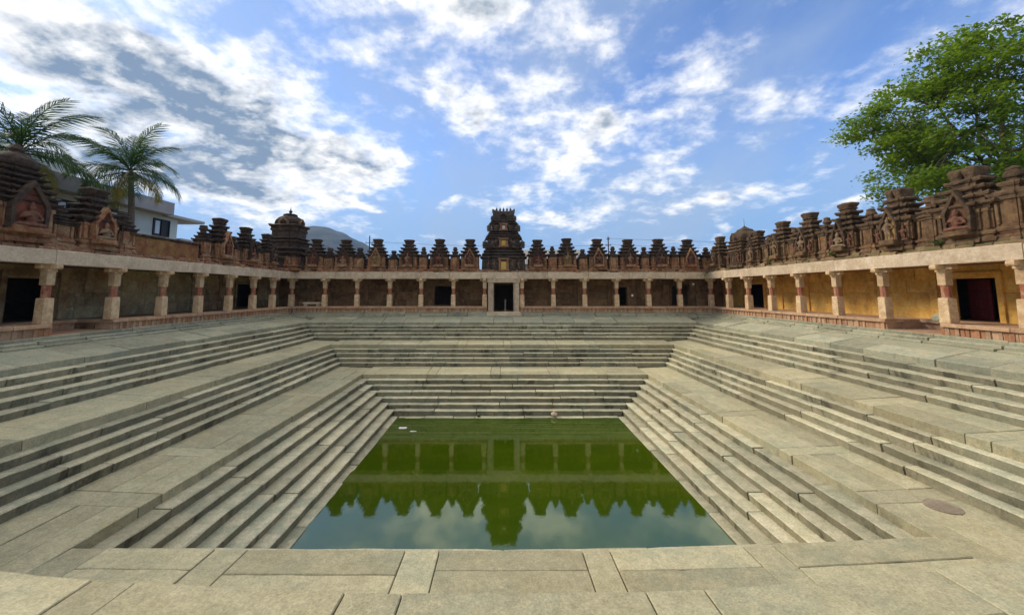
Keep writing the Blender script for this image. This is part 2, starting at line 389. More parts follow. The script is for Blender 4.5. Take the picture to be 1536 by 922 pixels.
def terrace(name, t0, t1, h0, h1, rows):
    mb = MB()
    for sd in SIDES:
        F = frame(sd); a, b = span(sd, t1, t0); s = a
        hz = lambda t: zz(h0 + (h1 - h0) * (t - t0) / (t1 - t0))
        hb = zz(h1) - .32
        head = True
        while s < b - .01:
            L = rnd.uniform(.42, .6) if head else rnd.uniform(1.7, 2.7)
            if b - (s + L) < .6: L = b - s
            dz = rnd.gauss(0, .003)
            if head and L < .9:
                bar(mb, F, s + .005, s + L - .005, t0 - .15, t1 + rnd.gauss(0, .008), hb, hz(t0) + dz, hz(t1) + dz, c=.010, jit=.006)
            else:
                cuts = [t0 - .15] + [t0 + (t1 - t0) * (i + rnd.uniform(-.12, .12)) / rows for i in range(1, rows)] + [t1 + rnd.gauss(0, .01)]
                for i in range(rows):
                    dz = rnd.gauss(0, .004)
                    g0 = .006 if i else 0; g1 = .006 if i < rows - 1 else 0
                    bar(mb, F, s + .005, s + L - .005, cuts[i] + g0, cuts[i + 1] - g1, hb, hz(cuts[i]) + dz, hz(cuts[i + 1]) + dz, c=.011, jit=.007, chb=True)
            head = not head; s += L
    return tag(mb.build(name, M['terrace']), kind='structure')
terrace('upper_terrace', 3.11, 4.5, 2.87, 2.95, 2)
terrace('lower_terrace', 5.45, 7.1, 3.98, 4.05, 3)
mb = MB()
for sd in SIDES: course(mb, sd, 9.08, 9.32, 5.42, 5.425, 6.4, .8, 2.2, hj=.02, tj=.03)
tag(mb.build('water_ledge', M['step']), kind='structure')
# packed earth under the stones
mb = MB()
def rect(t, h):
    return [(-(W - t) + delta(t), YN + t, zz(h)), ((W - t) + delta(t), YN + t, zz(h)), ((W - t) + delta(t), D - t, zz(h)), (-(W - t) + delta(t), D - t, zz(h))]
mb.loft([rect(.2, 1.80), rect(1.6, 2.12), rect(3.0, 3.05), rect(4.3, 3.2), rect(5.4, 4.18), rect(6.9, 4.3), rect(9.15, 5.75), rect(9.25, 7.2)], cap0=False, cap1=True)
tag(mb.build('tank_bed', M['bed']), kind='structure')
# water
mb = MB()
x0, x1, y0, y1 = -(W - 9.25) + .3, (W - 9.25) + .3, YN + 9.2, D - 9.25
mb.add([(x0, y0, zz(5.45)), (x1, y0, zz(5.45)), (x1, y1, zz(5.45)), (x0, y1, zz(5.45))], [(0, 1, 2, 3)])
m, g = new_mat('pond_water')
P = g.n('ShaderNodeNewGeometry').outputs['Position']
n = g.noise(g.vmath('MULTIPLY', P, (1, .5, 1)), 5.0, 4, .55)
n2 = g.noise(P, .5, 4, .6)
col = g.mix(g.ramp(n2, .35, .65), (.034, .063, .0006), (.046, .076, .0008))
p = g.n('ShaderNodeBsdfPrincipled', {'Base Color': col, 'Roughness': .03, 'IOR': 2.05, 'Specular IOR Level': .5, 'Specular Tint': (.92, 1.0, .74, 1)})
b = g.n('ShaderNodeBump', {'Height': n, 'Strength': .05, 'Distance': .02}); g.t.links.new(b.outputs[0], p.inputs['Normal'])
g.n('ShaderNodeOutputMaterial', {0: p.outputs[0]})
tag(mb.build('water', m, recalc=False), kind='structure')
# ground all round, with a hole for the court
mb = MB()
G = 1880
a, b_, c_, d_ = -(W + 4.9), (W + 4.9), YN - 8, D + 4.9
zg = .30
o8 = [(-G, -G, zg), (G, -G, zg), (G, G, zg), (-G, G, zg), (a, c_, zg), (b_, c_, zg), (b_, d_, zg), (a, d_, zg)]
mb.add(o8, [(0, 1, 5, 4), (1, 2, 6, 5), (2, 3, 7, 6), (3, 0, 4, 7)])
q = .02
mb.add([(-W - 5, YN - 8.2, zz(1.70)), (W + 5, YN - 8.2, zz(1.70)), (W + 5, YN + .35, zz(1.70)), (-W - 5, YN + .35, zz(1.70))], [(0, 1, 2, 3)])
tag(mb.build('ground', M['ground'], recalc=False), kind='structure')
# ---------------------------------------------------------------- galleries
ROT = {'far': 0.0, 'left': R(90), 'right': R(-90)}
EAVE_B, EAVE_T, PL_T, PL_B = 2.86, 3.31, .99, .62
def make_pillar_meshes():
    """a stone post with its court side facing -y: square block, red painted waist, square block, corbel bracket"""
    mb = MB()
    mb.box(-.20, .20, -.20, .20, 0, .80, .015, top=.95)
    mb.box(-.16, .16, -.16, .16, 1.20, 1.645, .014)
    mb.erode(.008, 6, 3)
    post = mb
    wb = MB()
    r8 = [(math.cos(2 * math.pi * (k + .5) / 8) * .158, math.sin(2 * math.pi * (k + .5) / 8) * .158) for k in range(8)]
    wb.loft([[(x * k, y * k, z) for x, y in r8] for z, k in ((.79, 1.05), (.83, 1.0), (1.0, .97), (1.17, 1.0), (1.21, 1.04))])
    wb.erode(.006, 7, 5)
    bb = MB()
    bb.box(-.19, .19, -.19, .19, 1.63, 1.70, .012)
    for ax in (0, 1):
        for sgn in (-1, 1):
            L = .40 if ax == 0 else (.46 if sgn < 0 else .3)
            rings = []
            for (u, zlo) in ((.0, 1.70), (.18, 1.70), (.28, 1.735), (L - .05, 1.765), (L, 1.79)):
                hw = .115 - (.01 if u == L else 0)
                pts = [(-hw, zlo), (hw, zlo), (hw, 1.868), (-hw, 1.868)]
                rings.append([((sgn * u, a, z) if ax == 0 else (a, sgn * u, z)) for a, z in pts])
            bb.loft(rings)
            c = L - .055
            n = 12
            for w0, w1 in ((-.125, .125),):
                rr = [[((sgn * c + .07 * math.cos(6.2832 * k / n), w, 1.785 + .07 * math.sin(6.2832 * k / n)) if ax == 0 else (w, sgn * c + .07 * math.cos(6.2832 * k / n), 1.785 + .07 * math.sin(6.2832 * k / n))) for k in range(n)] for w in (w0, w1)]
                bb.loft(rr)
    bb.erode(.007, 8, 9)
    return post, wb, bb
POST, WAIST, BRACKET = make_pillar_meshes()

def gallery(side, s0, s1, label, wall_mat, openings, gap, pillars, label_bits=None):
    F = frame(side)
    root = empty('pillared_gallery', F((s0 + s1) / 2, -1.5, .3), label, 'gallery')
    far = side == 'far'
    # plinth: moulded top slab over a striped face, broken by the entrance bay
    runs = [(s0, gap[0], 0.0), (gap[0], gap[1], -1.3 if not far else -.3), (gap[1], s1 if far else D, 0.0)]
    top, face, base = MB(), MB(), MB()
    for a, b, off in runs:
        if far and off: continue
        s = a
        while s < b - .01:
            L = rnd.uniform(1.4, 2.6)
            if b - (s + L) < .8: L = b - s
            bar(top, F, s + .004, s + L - .004, off - .75, off + rnd.gauss(.02, .006), .875, PL_T, PL_T + rnd.gauss(-.004, .004), c=.018, jit=.014)
            s += L
        s = a
        while s < b - .01:
            L = min(rnd.uniform(.5, 1.1), b - s)
            bar(face, F, s + .003, s + L - .003, off - .5, off - .085 + rnd.gauss(0, .006), PL_B - .1, .88, .88, c=.008)
            s += L
        if off == 0:
            s = a + .06
            while s < b - .16:
                if rnd.random() < .92: bar(face, F, s, s + rnd.uniform(.10, .13), off - .3, off - .045 + rnd.gauss(0, .006), PL_B, .868, .868, c=.012, jit=.006, tint=rnd.random() + (0 if rnd.random() < .85 else 1))
                if rnd.random() < .7: bar(face, F, s + .14, s + .25, off - .3, off - .075, PL_B, .868, .868, c=.01, jit=.004, tint=1 + rnd.random() * .99)
                s += .27
        if off < 0:                             # returns of the plinth at the entrance bay and its sunk floor
            for e, w in ((a - .4, a + .02), (b - .02, b + .4)):
                bar(top, F, e, w, -2.0, .0, .875, PL_T, PL_T, c=.016)
                bar(face, F, e + .08, w - .08 if e < a else w, -2.0, -.08, PL_B - .1, .87, .87, c=.01)
            bar(face, F, a, b, -1.4, -.05, .3, .66, .62, c=.015)
        s = a if not far else -W + .0
        e = b if not far else a
    # base course
    s, e = (s0, s1) if far else (s0, D - .44)
    while s < e - .01:
        L = rnd.uniform(1.0, 2.0)
        if e - (s + L) < .6: L = e - s
        bar(base, F, s + .005, s + L - .005, -.3, .03 + rnd.gauss(0, .01), .2, .615, .615 + rnd.gauss(0, .006), c=.015, jit=.012)
        bar(base, F, s + .015, s + L - .02, -.2, .22 + rnd.gauss(0, .012), .2, .50, .50 + rnd.gauss(0, .008), c=.018, jit=.014)
        bar(base, F, s + .025, s + L - .03, -.1, .43 + rnd.gauss(0, .012), .2, .405, .40 + rnd.gauss(0, .006), c=.018, jit=.014)
        s += L
    top.build('plinth_slab', M['plinth'], root); face.build('plinth_face', M['plinth'], root)
    base.build('base_course', M['court'], root)
    # floor, back wall of coursed blocks with its openings, dark rooms behind
    mb = MB()
    e = s1
    fl = [(s0, e)] if not far else [(s0, gap[0]), (gap[1], s1)]
    if not far: fl = [(s0, gap[0]), (gap[1], e)]
    for a, b in fl: bar(mb, F, a, b, -4.6, -.70, .2, PL_T - .012, PL_T - .012, c=.01, seg=3)
    bar(mb, F, gap[0], gap[1], -4.6, -1.9 if not far else -.1, .2, PL_T - .02 if not far else .605, PL_T - .02 if not far else .605, c=.01, seg=3)
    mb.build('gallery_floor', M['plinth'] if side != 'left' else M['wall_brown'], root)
    wall = MB()
    wt = -2.1
    ws, we = (s0 - 2.1, s1 + 2.1) if far else (s0, D + 2.4)
    zs = [.97, 1.42, 1.95, 2.45, 2.93]
    for i in range(4):
        za, zb = zs[i], zs[i + 1]
        cur = ws
        blocks = []
        ops = sorted(o for o in openings if o[2] > za + .1)
        segs = []
        for o in ops: segs.append((cur, o[0])); cur = o[1]
        segs.append((cur, we))
        for a, b in segs:
            s = a
            while s < b - .01:
                L = rnd.uniform(.7, 1.7)
                if b - (s + L) < .35: L = b - s
                bar(wall, F, s + .004, s + L - .004, wt - .3, wt + rnd.gauss(0, .006), za + .002, zb - .002, zb - .002, c=.006, jit=.010)
                s += L
    for o in openings:
        jamb = MB()
        za, zb, y0, y1 = .962, o[2], wt - .32, wt + .07
        def Q(s_, t_, z_): return F(s_, t_, z_)
        outer = [(o[0] - .14, za), (o[0] - .14, zb + .16), (o[1] + .14, zb + .16), (o[1] + .14, za), (o[1] - .02, za), (o[1] - .02, zb), (o[0] + .02, zb), (o[0] + .02, za)]
        jamb.loft([[Q(a_, y_, b_) for a_, b_ in outer] for y_ in (y0, y1)])
        jamb.build('doorway_frame', wall_mat, root)
    for s in pillars:                      # a flat pilaster on the wall behind each post
        if any(o[0] - .3 < s < o[1] + .3 for o in openings): continue
        jamb = MB()
        ol = [(s - .13, .975), (s + .13, .975), (s + .13, 2.66), (s + .21, 2.74), (s + .21, 2.86), (s - .21, 2.86), (s - .21, 2.74), (s - .13, 2.66)]
        jamb.loft([[F(a_, y_, b_) for a_, b_ in ol] for y_ in (wt - .1, wt + .07)])
        jamb.erode(.008, 4, s); jamb.build('wall_pilaster', wall_mat, root)
    wall.build('back_wall', wall_mat, root)
    mb = MB()
    bar(mb, F, s0 - (4.6 if far else 0), s1 + (4.6 if far else 0), -4.9, -4.6, .2, 3.1, 3.1, seg=4)
    if not far: bar(mb, F, s0 - .25, s0, -4.6, -2.1, .2, 3.1, 3.1, seg=4)
    s = ws + 3
    while s < we - 2:                           # cross walls parting the dark rooms
        if not any(o[0] - .3 < s < o[1] + .3 for o in openings): bar(mb, F, s, s + .2, -4.6, -2.4, .9, 2.9, 2.9, seg=1)
        s += 3.1
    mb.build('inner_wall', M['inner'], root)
    # roof: ceiling slabs, beam over the posts, long pale eave stones
    mb = MB()
    ra, rb = (s0, s1) if not far else (-W - .4, W + .4)
    bar(mb, F, ra, rb, -4.9, -.40, 3.0, 3.30, 3.30, seg=2, chb=True)
    mb.build('roof_slab', M['rubble'], root)
    mb = MB()
    s = ra
    while s < rb - .01:
        L = min(1.05, rb - s)
        bar(mb, F, s + .005, s + L - .005, -2.3, -.42, 2.90, 2.985, 2.985, c=.02)
        s += L
    bar(mb, F, s0 if not far else -W, D if not far else W, -.42, -.08, 2.862, 3.0, 3.0, c=.01)
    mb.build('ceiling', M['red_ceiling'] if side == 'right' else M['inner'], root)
    mb = MB()
    ea, eb = (-W + .055, W - .055) if far else (s0, D + .40)
    s = ea
    while s < eb - .01:
        L = rnd.uniform(2.0, 3.4)
        if eb - (s + L) < 1.2: L = eb - s
        bar(mb, F, s + .003, s + L - .003, -.5, .05 + rnd.gauss(0, .006), EAVE_B + rnd.gauss(0, .004), EAVE_T, EAVE_T + rnd.gauss(0, .006), c=.022, jit=.016)
        s += L
    mb.build('eave', M['eave'], root)
    # parapet: rubble base course and the low wall that ties the little shrines together
    mb = MB()
    pa, pb = (-W - .3, W + .3) if far else (s0, D + .2)
    for (t1, za, zb, lo, hi) in ((-.03, 3.30, 3.40, .3, .9), (-.13, 3.39, 3.50, .2, .6)):
        s = pa
        while s < pb - .01:
            L = min(rnd.uniform(lo, hi), pb - s)
            if rnd.random() < .93: bar(mb, F, s + .01, s + L - .01, -1.0, t1 + rnd.gauss(0, .04), za - .02, zb + rnd.gauss(0, .012), zb + rnd.gauss(0, .02), c=.02, jit=.03, seg=.2)
            s += L
    mb.build('parapet_base', M['rubble'] if side == 'right' else M['body'], root)
    mb = MB()
    skips = [(-1.6, 1.9)] if far else []
    spans = [(pa, -1.55), (1.85, pb)] if far else [(pa, pb)]
    if side == 'left': spans = [(pa, 15.3), (18.9, pb)]
    for a, b in spans:
        bar(mb, F, a, b, -.85, -.50, 3.31, 4.10, 4.10, c=.02, jit=.03, seg=.25)
        bar(mb, F, a, b, -.92, -.43, 4.10, 4.16, 4.16, c=.02, jit=.03, seg=.2)
        bar(mb, F, a, b, -.97, -.37, 4.20, 4.27, 4.26, c=.03, jit=.035, seg=.2)
        bar(mb, F, a, b, -.85, -.50, 4.14, 4.22, 4.22, c=.02, jit=.03, seg=.25)
    mb.build('parapet_wall', M['roof_brown'] if side == 'right' else M['roof'], root)
    if side == 'left':
        mb = MB()
        bar(mb, F, 15.3, 18.9, -.85, -.25, 3.42, 4.20, 4.18, c=.03, jit=.05, seg=.15)
        mb.build('plain_parapet', M['plain_wall'], root)
        mb = MB()
        s = 15.3
        while s < 18.9:
            L = min(rnd.uniform(.4, .9), 18.9 - s)
            bar(mb, F, s + .01, s + L - .01, -.95, -.18 + rnd.gauss(0, .02), 4.19, 4.30 + rnd.gauss(0, .012), 4.28, c=.03, jit=.03, seg=.2); s += L
        mb.build('coping', M['roof'], root)
    # posts
    first = None
    for s in pillars:
        loc = Vector(F(s, -.20, PL_T)) - root.location
        if first is None:
            p = POST.build('pillar', M['pillar'], None, local=True)
            w = WAIST.build('painted_band', M['band'], None, local=True); b = BRACKET.build('bracket', M['pillar'], None, local=True)
            w.parent = p; b.parent = p; first = (p, w, b)
        else:
            p, w, b = (o.copy() for o in first)
            for o in (p, w, b): COL.objects.link(o)
            w.parent = p; b.parent = p
        p.parent = root; p.location = loc; p.rotation_euler = (0, 0, ROT[side])
        p.scale = (rnd.uniform(.74, .82), rnd.uniform(.74, .82), 1)
    return root

M['plain_wall'] = stone('ochre_red_plaster', (.30, .13, .045), (.36, .20, .06), (.24, .09, .04), stain=(.03, .02, .014), stain_amt=.8, tint_k=.3, scale=1.6, bstr=.7)
SP = 2.09
far_px = [439, 487, 535.5, 584.5, 631.5, 680, 727, 783, 830, 877, 925, 973, 1020, 1066]
far_s = [(x - 752) / 22.0 * 1.0 for x in far_px]
far_s[0], far_s[-1] = -W - .2, W + .2
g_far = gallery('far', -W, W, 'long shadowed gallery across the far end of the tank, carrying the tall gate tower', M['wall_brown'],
                [(-4.9, -3.6, 2.4), (-.62, .94, 2.5), (8.2, 9.2, 2.3), (12.4, 13.6, 2.4)], (-.95, 1.27), far_s)
left_s = [25.2, 23.2, 21.15, 19.05, 17.0, 14.85, 12.65, 10.5, 8.4, 6.3, 4.2]
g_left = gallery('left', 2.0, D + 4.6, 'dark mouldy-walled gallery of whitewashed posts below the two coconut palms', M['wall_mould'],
                 [(13.1, 14.45, 2.55), (24.6, 26.6, 2.45)], (12.75, 14.75), left_s)
right_s = [25.3, 23.3, 21.3, 19.25, 17.15, 15.05, 12.95, 10.95, 8.9, 6.8, 4.7]
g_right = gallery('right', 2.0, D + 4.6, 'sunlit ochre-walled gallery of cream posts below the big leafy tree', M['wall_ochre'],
                  [(13.1, 14.6, 2.5), (24.8, 27.0, 2.45)], (13.05, 14.95), right_s)
M['frame'] = stone('door_frame_granite', (.44, .32, .21), (.38, .28, .18), (.50, .38, .26), stain=(.10, .07, .045), stain_amt=.6, scale=2)
# carved gateway in the middle of the far gallery
Ff = frame('far')
mb = MB()
for a, b in ((-.90, -.56), (.88, 1.22)): bar(mb, Ff, a, b, -.5, .09, .5, 2.60, 2.60, c=.02)
bar(mb, Ff, -.95, 1.27, -.52, .11, 2.60, 2.855, 2.855, c=.02)
for a, b in ((-.60, -.50), (.82, .92)): bar(mb, Ff, a, b, -.6, -.02, .6, 2.60, 2.60, c=.015)
mb.build('door_frame', M['frame'], g_far)
mb = MB()
bar(mb, Ff, -.98, 1.30, -.6, .26, .3, .64, .635, c=.02)
bar(mb, Ff, -.95, 1.27, -4.4, -.6, .3, .60, .60, c=.02, seg=2)
mb.build('threshold', M['eave'], g_far)
mb = MB()
for a in (-.98, .96): bar(mb, Ff, a, a + .32, -4.6, -.5, .5, 3.0, 3.0, seg=2)
mb.build('passage_wall', M['inner'], g_far)
# red leaf of the door in the sunlit gallery
Fr = frame('right')
mb = MB()
for i in range(5): bar(mb, Fr, 14.2 + i * .14, 14.2 + i * .14 + .136, -3.22, -3.16 + (i % 2) * .004, .985, 2.42, 2.42, c=.008, jit=.002)
M['door_red'] = plain('oxblood_paint', (.16, .022, .018), .6, .4, 9)
dl = mb.build('door', M['door_red'], g_right)
for z in (1.3, 1.95):
    mb = MB(); bar(mb, Fr, 14.2, 14.9, -3.17, -3.135, z, z + .07, z + .07, c=.006); mb.build('door_batten', M['door_red'], dl)

# ---------------------------------------------------------------- carved figures (each one continuous body)
def figure_mesh(pose, seed, name):
    r = random.Random(seed); caps = []
    def cap(a, b, ra, rb): caps.append((Vector(a), Vector(b), ra, rb))
    if pose == 'seated':
        cap((0, 0, .06), (0, 0, .30), .10, .115); cap((0, 0, .30), (0, 0, .38), .07, .05); cap((0, -.01, .45), (0, 0, .47), .075, .07)
        cap((0, 0, .52), (0, 0, .60), .06, .02)
        for sx in (-1, 1):
            cap((sx * .08, 0, .05), (sx * .23, -.04, .05), .07, .06); cap((sx * .23, -.04, .05), (-sx * .02, -.12, .04), .055, .045)
            cap((sx * .12, 0, .33), (sx * .21, -.02, .20), .045, .035); cap((sx * .21, -.02, .20), (sx * .10, -.12, .16 if sx > 0 else .26), .034, .03)
        cap((-.28, 0, .02), (.28, 0, .02), .05, .05)
    elif pose == 'standing':
        hip = .05 * r.choice((-1, 1))
        cap((hip, 0, .40), (0, 0, .58), .085, .10); cap((0, 0, .6), (0, 0, .66), .055, .045); cap((0, -.01, .73), (0, 0, .75), .07, .065)
        cap((0, 0, .79), (0, 0, .90), .06, .025)
        for sx in (-1, 1):
            cap((hip + sx * .05, 0, .38), (sx * .07, -.01, .20), .06, .045); cap((sx * .07, -.01, .20), (sx * .06, 0, .02), .042, .035); cap((sx * .06, 0, .02), (sx * .08, -.06, .02), .035, .03)
            up = r.random() < .5
            cap((sx * .11, 0, .60), (sx * .20, -.01, .47), .042, .034)
            cap((sx * .20, -.01, .47), ((sx * .26, -.05, .64) if up else (sx * .12, -.08, .42)), .033, .028)
        cap((-.16, 0, .0), (.16, 0, .0), .04, .04)
    else:                                       # dancing, four-armed
        cap((0, 0, .36), (.03, 0, .56), .08, .10); cap((.03, 0, .58), (.03, 0, .64), .05, .045); cap((.04, -.01, .71), (.04, 0, .73), .07, .065)
        cap((.04, 0, .77), (.04, 0, .90), .065, .02)
        cap((-.04, 0, .36), (-.16, -.02, .22), .06, .045); cap((-.16, -.02, .22), (-.05, -.02, .05), .042, .034); cap((.04, 0, .36), (.18, -.04, .30), .06, .045); cap((.18, -.04, .30), (.12, -.06, .12), .042, .034)
        for sx in (-1, 1):
            cap((.03 + sx * .10, 0, .58), (.03 + sx * .22, 0, .50), .04, .032); cap((.03 + sx * .22, 0, .50), (.03 + sx * .25, -.05, .66), .032, .026)
            cap((.03 + sx * .10, 0, .56), (.03 + sx * .17, -.04, .42), .04, .03); cap((.03 + sx * .17, -.04, .42), (.03 + sx * .06, -.10, .46), .03, .026)
        cap((-.2, 0, .0), (.2, 0, .0), .04, .04)
    bm = bmesh.new()
    for a, b, ra, rb in caps:
        L = (b - a).length; n = max(2, int(L / (min(ra, rb) * .5)) + 1)
        for i in range(n):
            k = i / (n - 1); bmesh.ops.create_icosphere(bm, subdivisions=1, radius=ra + (rb - ra) * k, matrix=Matrix.Translation(a.lerp(b, k)))
    me = bpy.data.meshes.new(name); bm.to_mesh(me); bm.free()
    o = bpy.data.objects.new(name, me); COL.objects.link(o)
    md = o.modifiers.new('r', 'REMESH'); md.mode = 'VOXEL'; md.voxel_size = .028
    sm = o.modifiers.new('s', 'SMOOTH'); sm.iterations = 1
    dg = bpy.context.evaluated_depsgraph_get(); out = bpy.data.meshes.new_from_object(o.evaluated_get(dg))
    bpy.data.objects.remove(o); bpy.data.meshes.remove(me)
    for v in out.vertices:
        v.co += noise.noise_vector(v.co * 14 + Vector((seed, 0, 0))) * .008
    out.name = name
    return out
FIGS = {p: [figure_mesh(p, i * 3 + 1, 'statue_' + p) for i in range(2)] for p in ('seated', 'standing', 'dancing')}
def put_figure(root, pose, loc, h, mat, seed):
    me = FIGS[pose][seed % 2].copy(); me.materials.clear(); me.materials.append(mat)
    o = bpy.data.objects.new('carved_figure', me); COL.objects.link(o); o.parent = root
    k = h / (.62 if pose == 'seated' else .92); o.scale = (k * 1.1, k, k); o.location = loc
    return o

# ---------------------------------------------------------------- little shrines of the parapet
def ratha(hw, hd, pf, ps, z, curl=0.0, sub=3):
    a, b = .55 * hw, .55 * hd
    c = [(-hw, -hd), (-a, -hd), (-a, -hd - pf), (a, -hd - pf), (a, -hd), (hw, -hd), (hw, -b), (hw + ps, -b), (hw + ps, b), (hw, b),
         (hw, hd), (a, hd), (a, hd + pf), (-a, hd + pf), (-a, hd), (-hw, hd), (-hw, b), (-hw - ps, b), (-hw - ps, -b), (-hw, -b)]
    out = []
    for i in range(20):
        p, q = c[i], c[(i + 1) % 20]
        for k in range(sub):
            x, y = p[0] + (q[0] - p[0]) * k / sub, p[1] + (q[1] - p[1]) * k / sub
            out.append((x, y, z + curl * (abs(x) / hw * abs(y) / hd) ** 2))
    return out
def rounded(hw, hd, z, n=60, p=3.0):
    out = []
    for i in range(n):
        a = 2 * math.pi * i / n; c, s = math.cos(a), math.sin(a)
        out.append((hw * math.copysign(abs(c) ** (2 / p), c), hd * math.copysign(abs(s) ** (2 / p), s), z))
    return out
def tiers_profile(z0, z1, k0, k1, n, lip=.13):
    """stack of flaring cornices: (z, k, curl)"""
    out = []
    H = (z1 - z0) / n
    for i in range(n):
        k = k0 + (k1 - k0) * i / max(1, n - 1); z = z0 + H * i
        out += [(z, k - lip * 1.25, 0), (z + .38 * H, k - lip * 1.25, 0), (z + .50 * H, k - .04, .02), (z + .66 * H, k, .05), (z + .80 * H, k - .02, .05), (z + .97 * H, k - lip * 1.1, 0)]
    return out
def arch_pts(hw, z0, zs, zt, n=9):
    """outline of a pointed horseshoe arch from one foot over the apex to the other"""
    L = []
    L.append((hw * .92, z0))
    for i in range(n + 1):
        a = i / n
        x = hw * (1 + .12 * math.sin(math.pi * min(1, a * 1.6))) * (1 - a ** 1.55)
        z = zs + (zt - zs) * (a * .8 + .2 * a * a)
        L.append((x, z))
    return L + [(-x, z) for x, z in L[-2::-1]]
def arch_ring(mb, hw, hw2, z0, zs, zt, th, y0, y1):
    o = arch_pts(hw, z0, zs, zt); i = arch_pts(hw2, z0, zs, zt - th)
    n = len(o)
    V = [(x, y0, z) for x, z in o] + [(x, y0, z) for x, z in i] + [(x, y1, z) for x, z in o] + [(x, y1, z) for x, z in i]
    Fc = []
    for k in range(n - 1):
        Fc += [(k, k + 1, n + k + 1, n + k), (2 * n + k, 3 * n + k, 3 * n + k + 1, 2 * n + k + 1), (k, 2 * n + k, 2 * n + k + 1, k + 1), (n + k, n + k + 1, 3 * n + k + 1, 3 * n + k)]
    Fc += [(0, n, 3 * n, 2 * n), (n - 1, 2 * n - 1 + 0 * n, 0, 0)][:1] + [(n - 1, 3 * n - 1, 4 * n - 1, 2 * n - 1)]
    mb.add(V, Fc)
def arch_panel(mb, hw, z0, zs, zt, y0, y1):
    o = arch_pts(hw, z0, zs, zt); mb.loft([[(x, y, z) for x, z in o] for y in (y0, y1)])

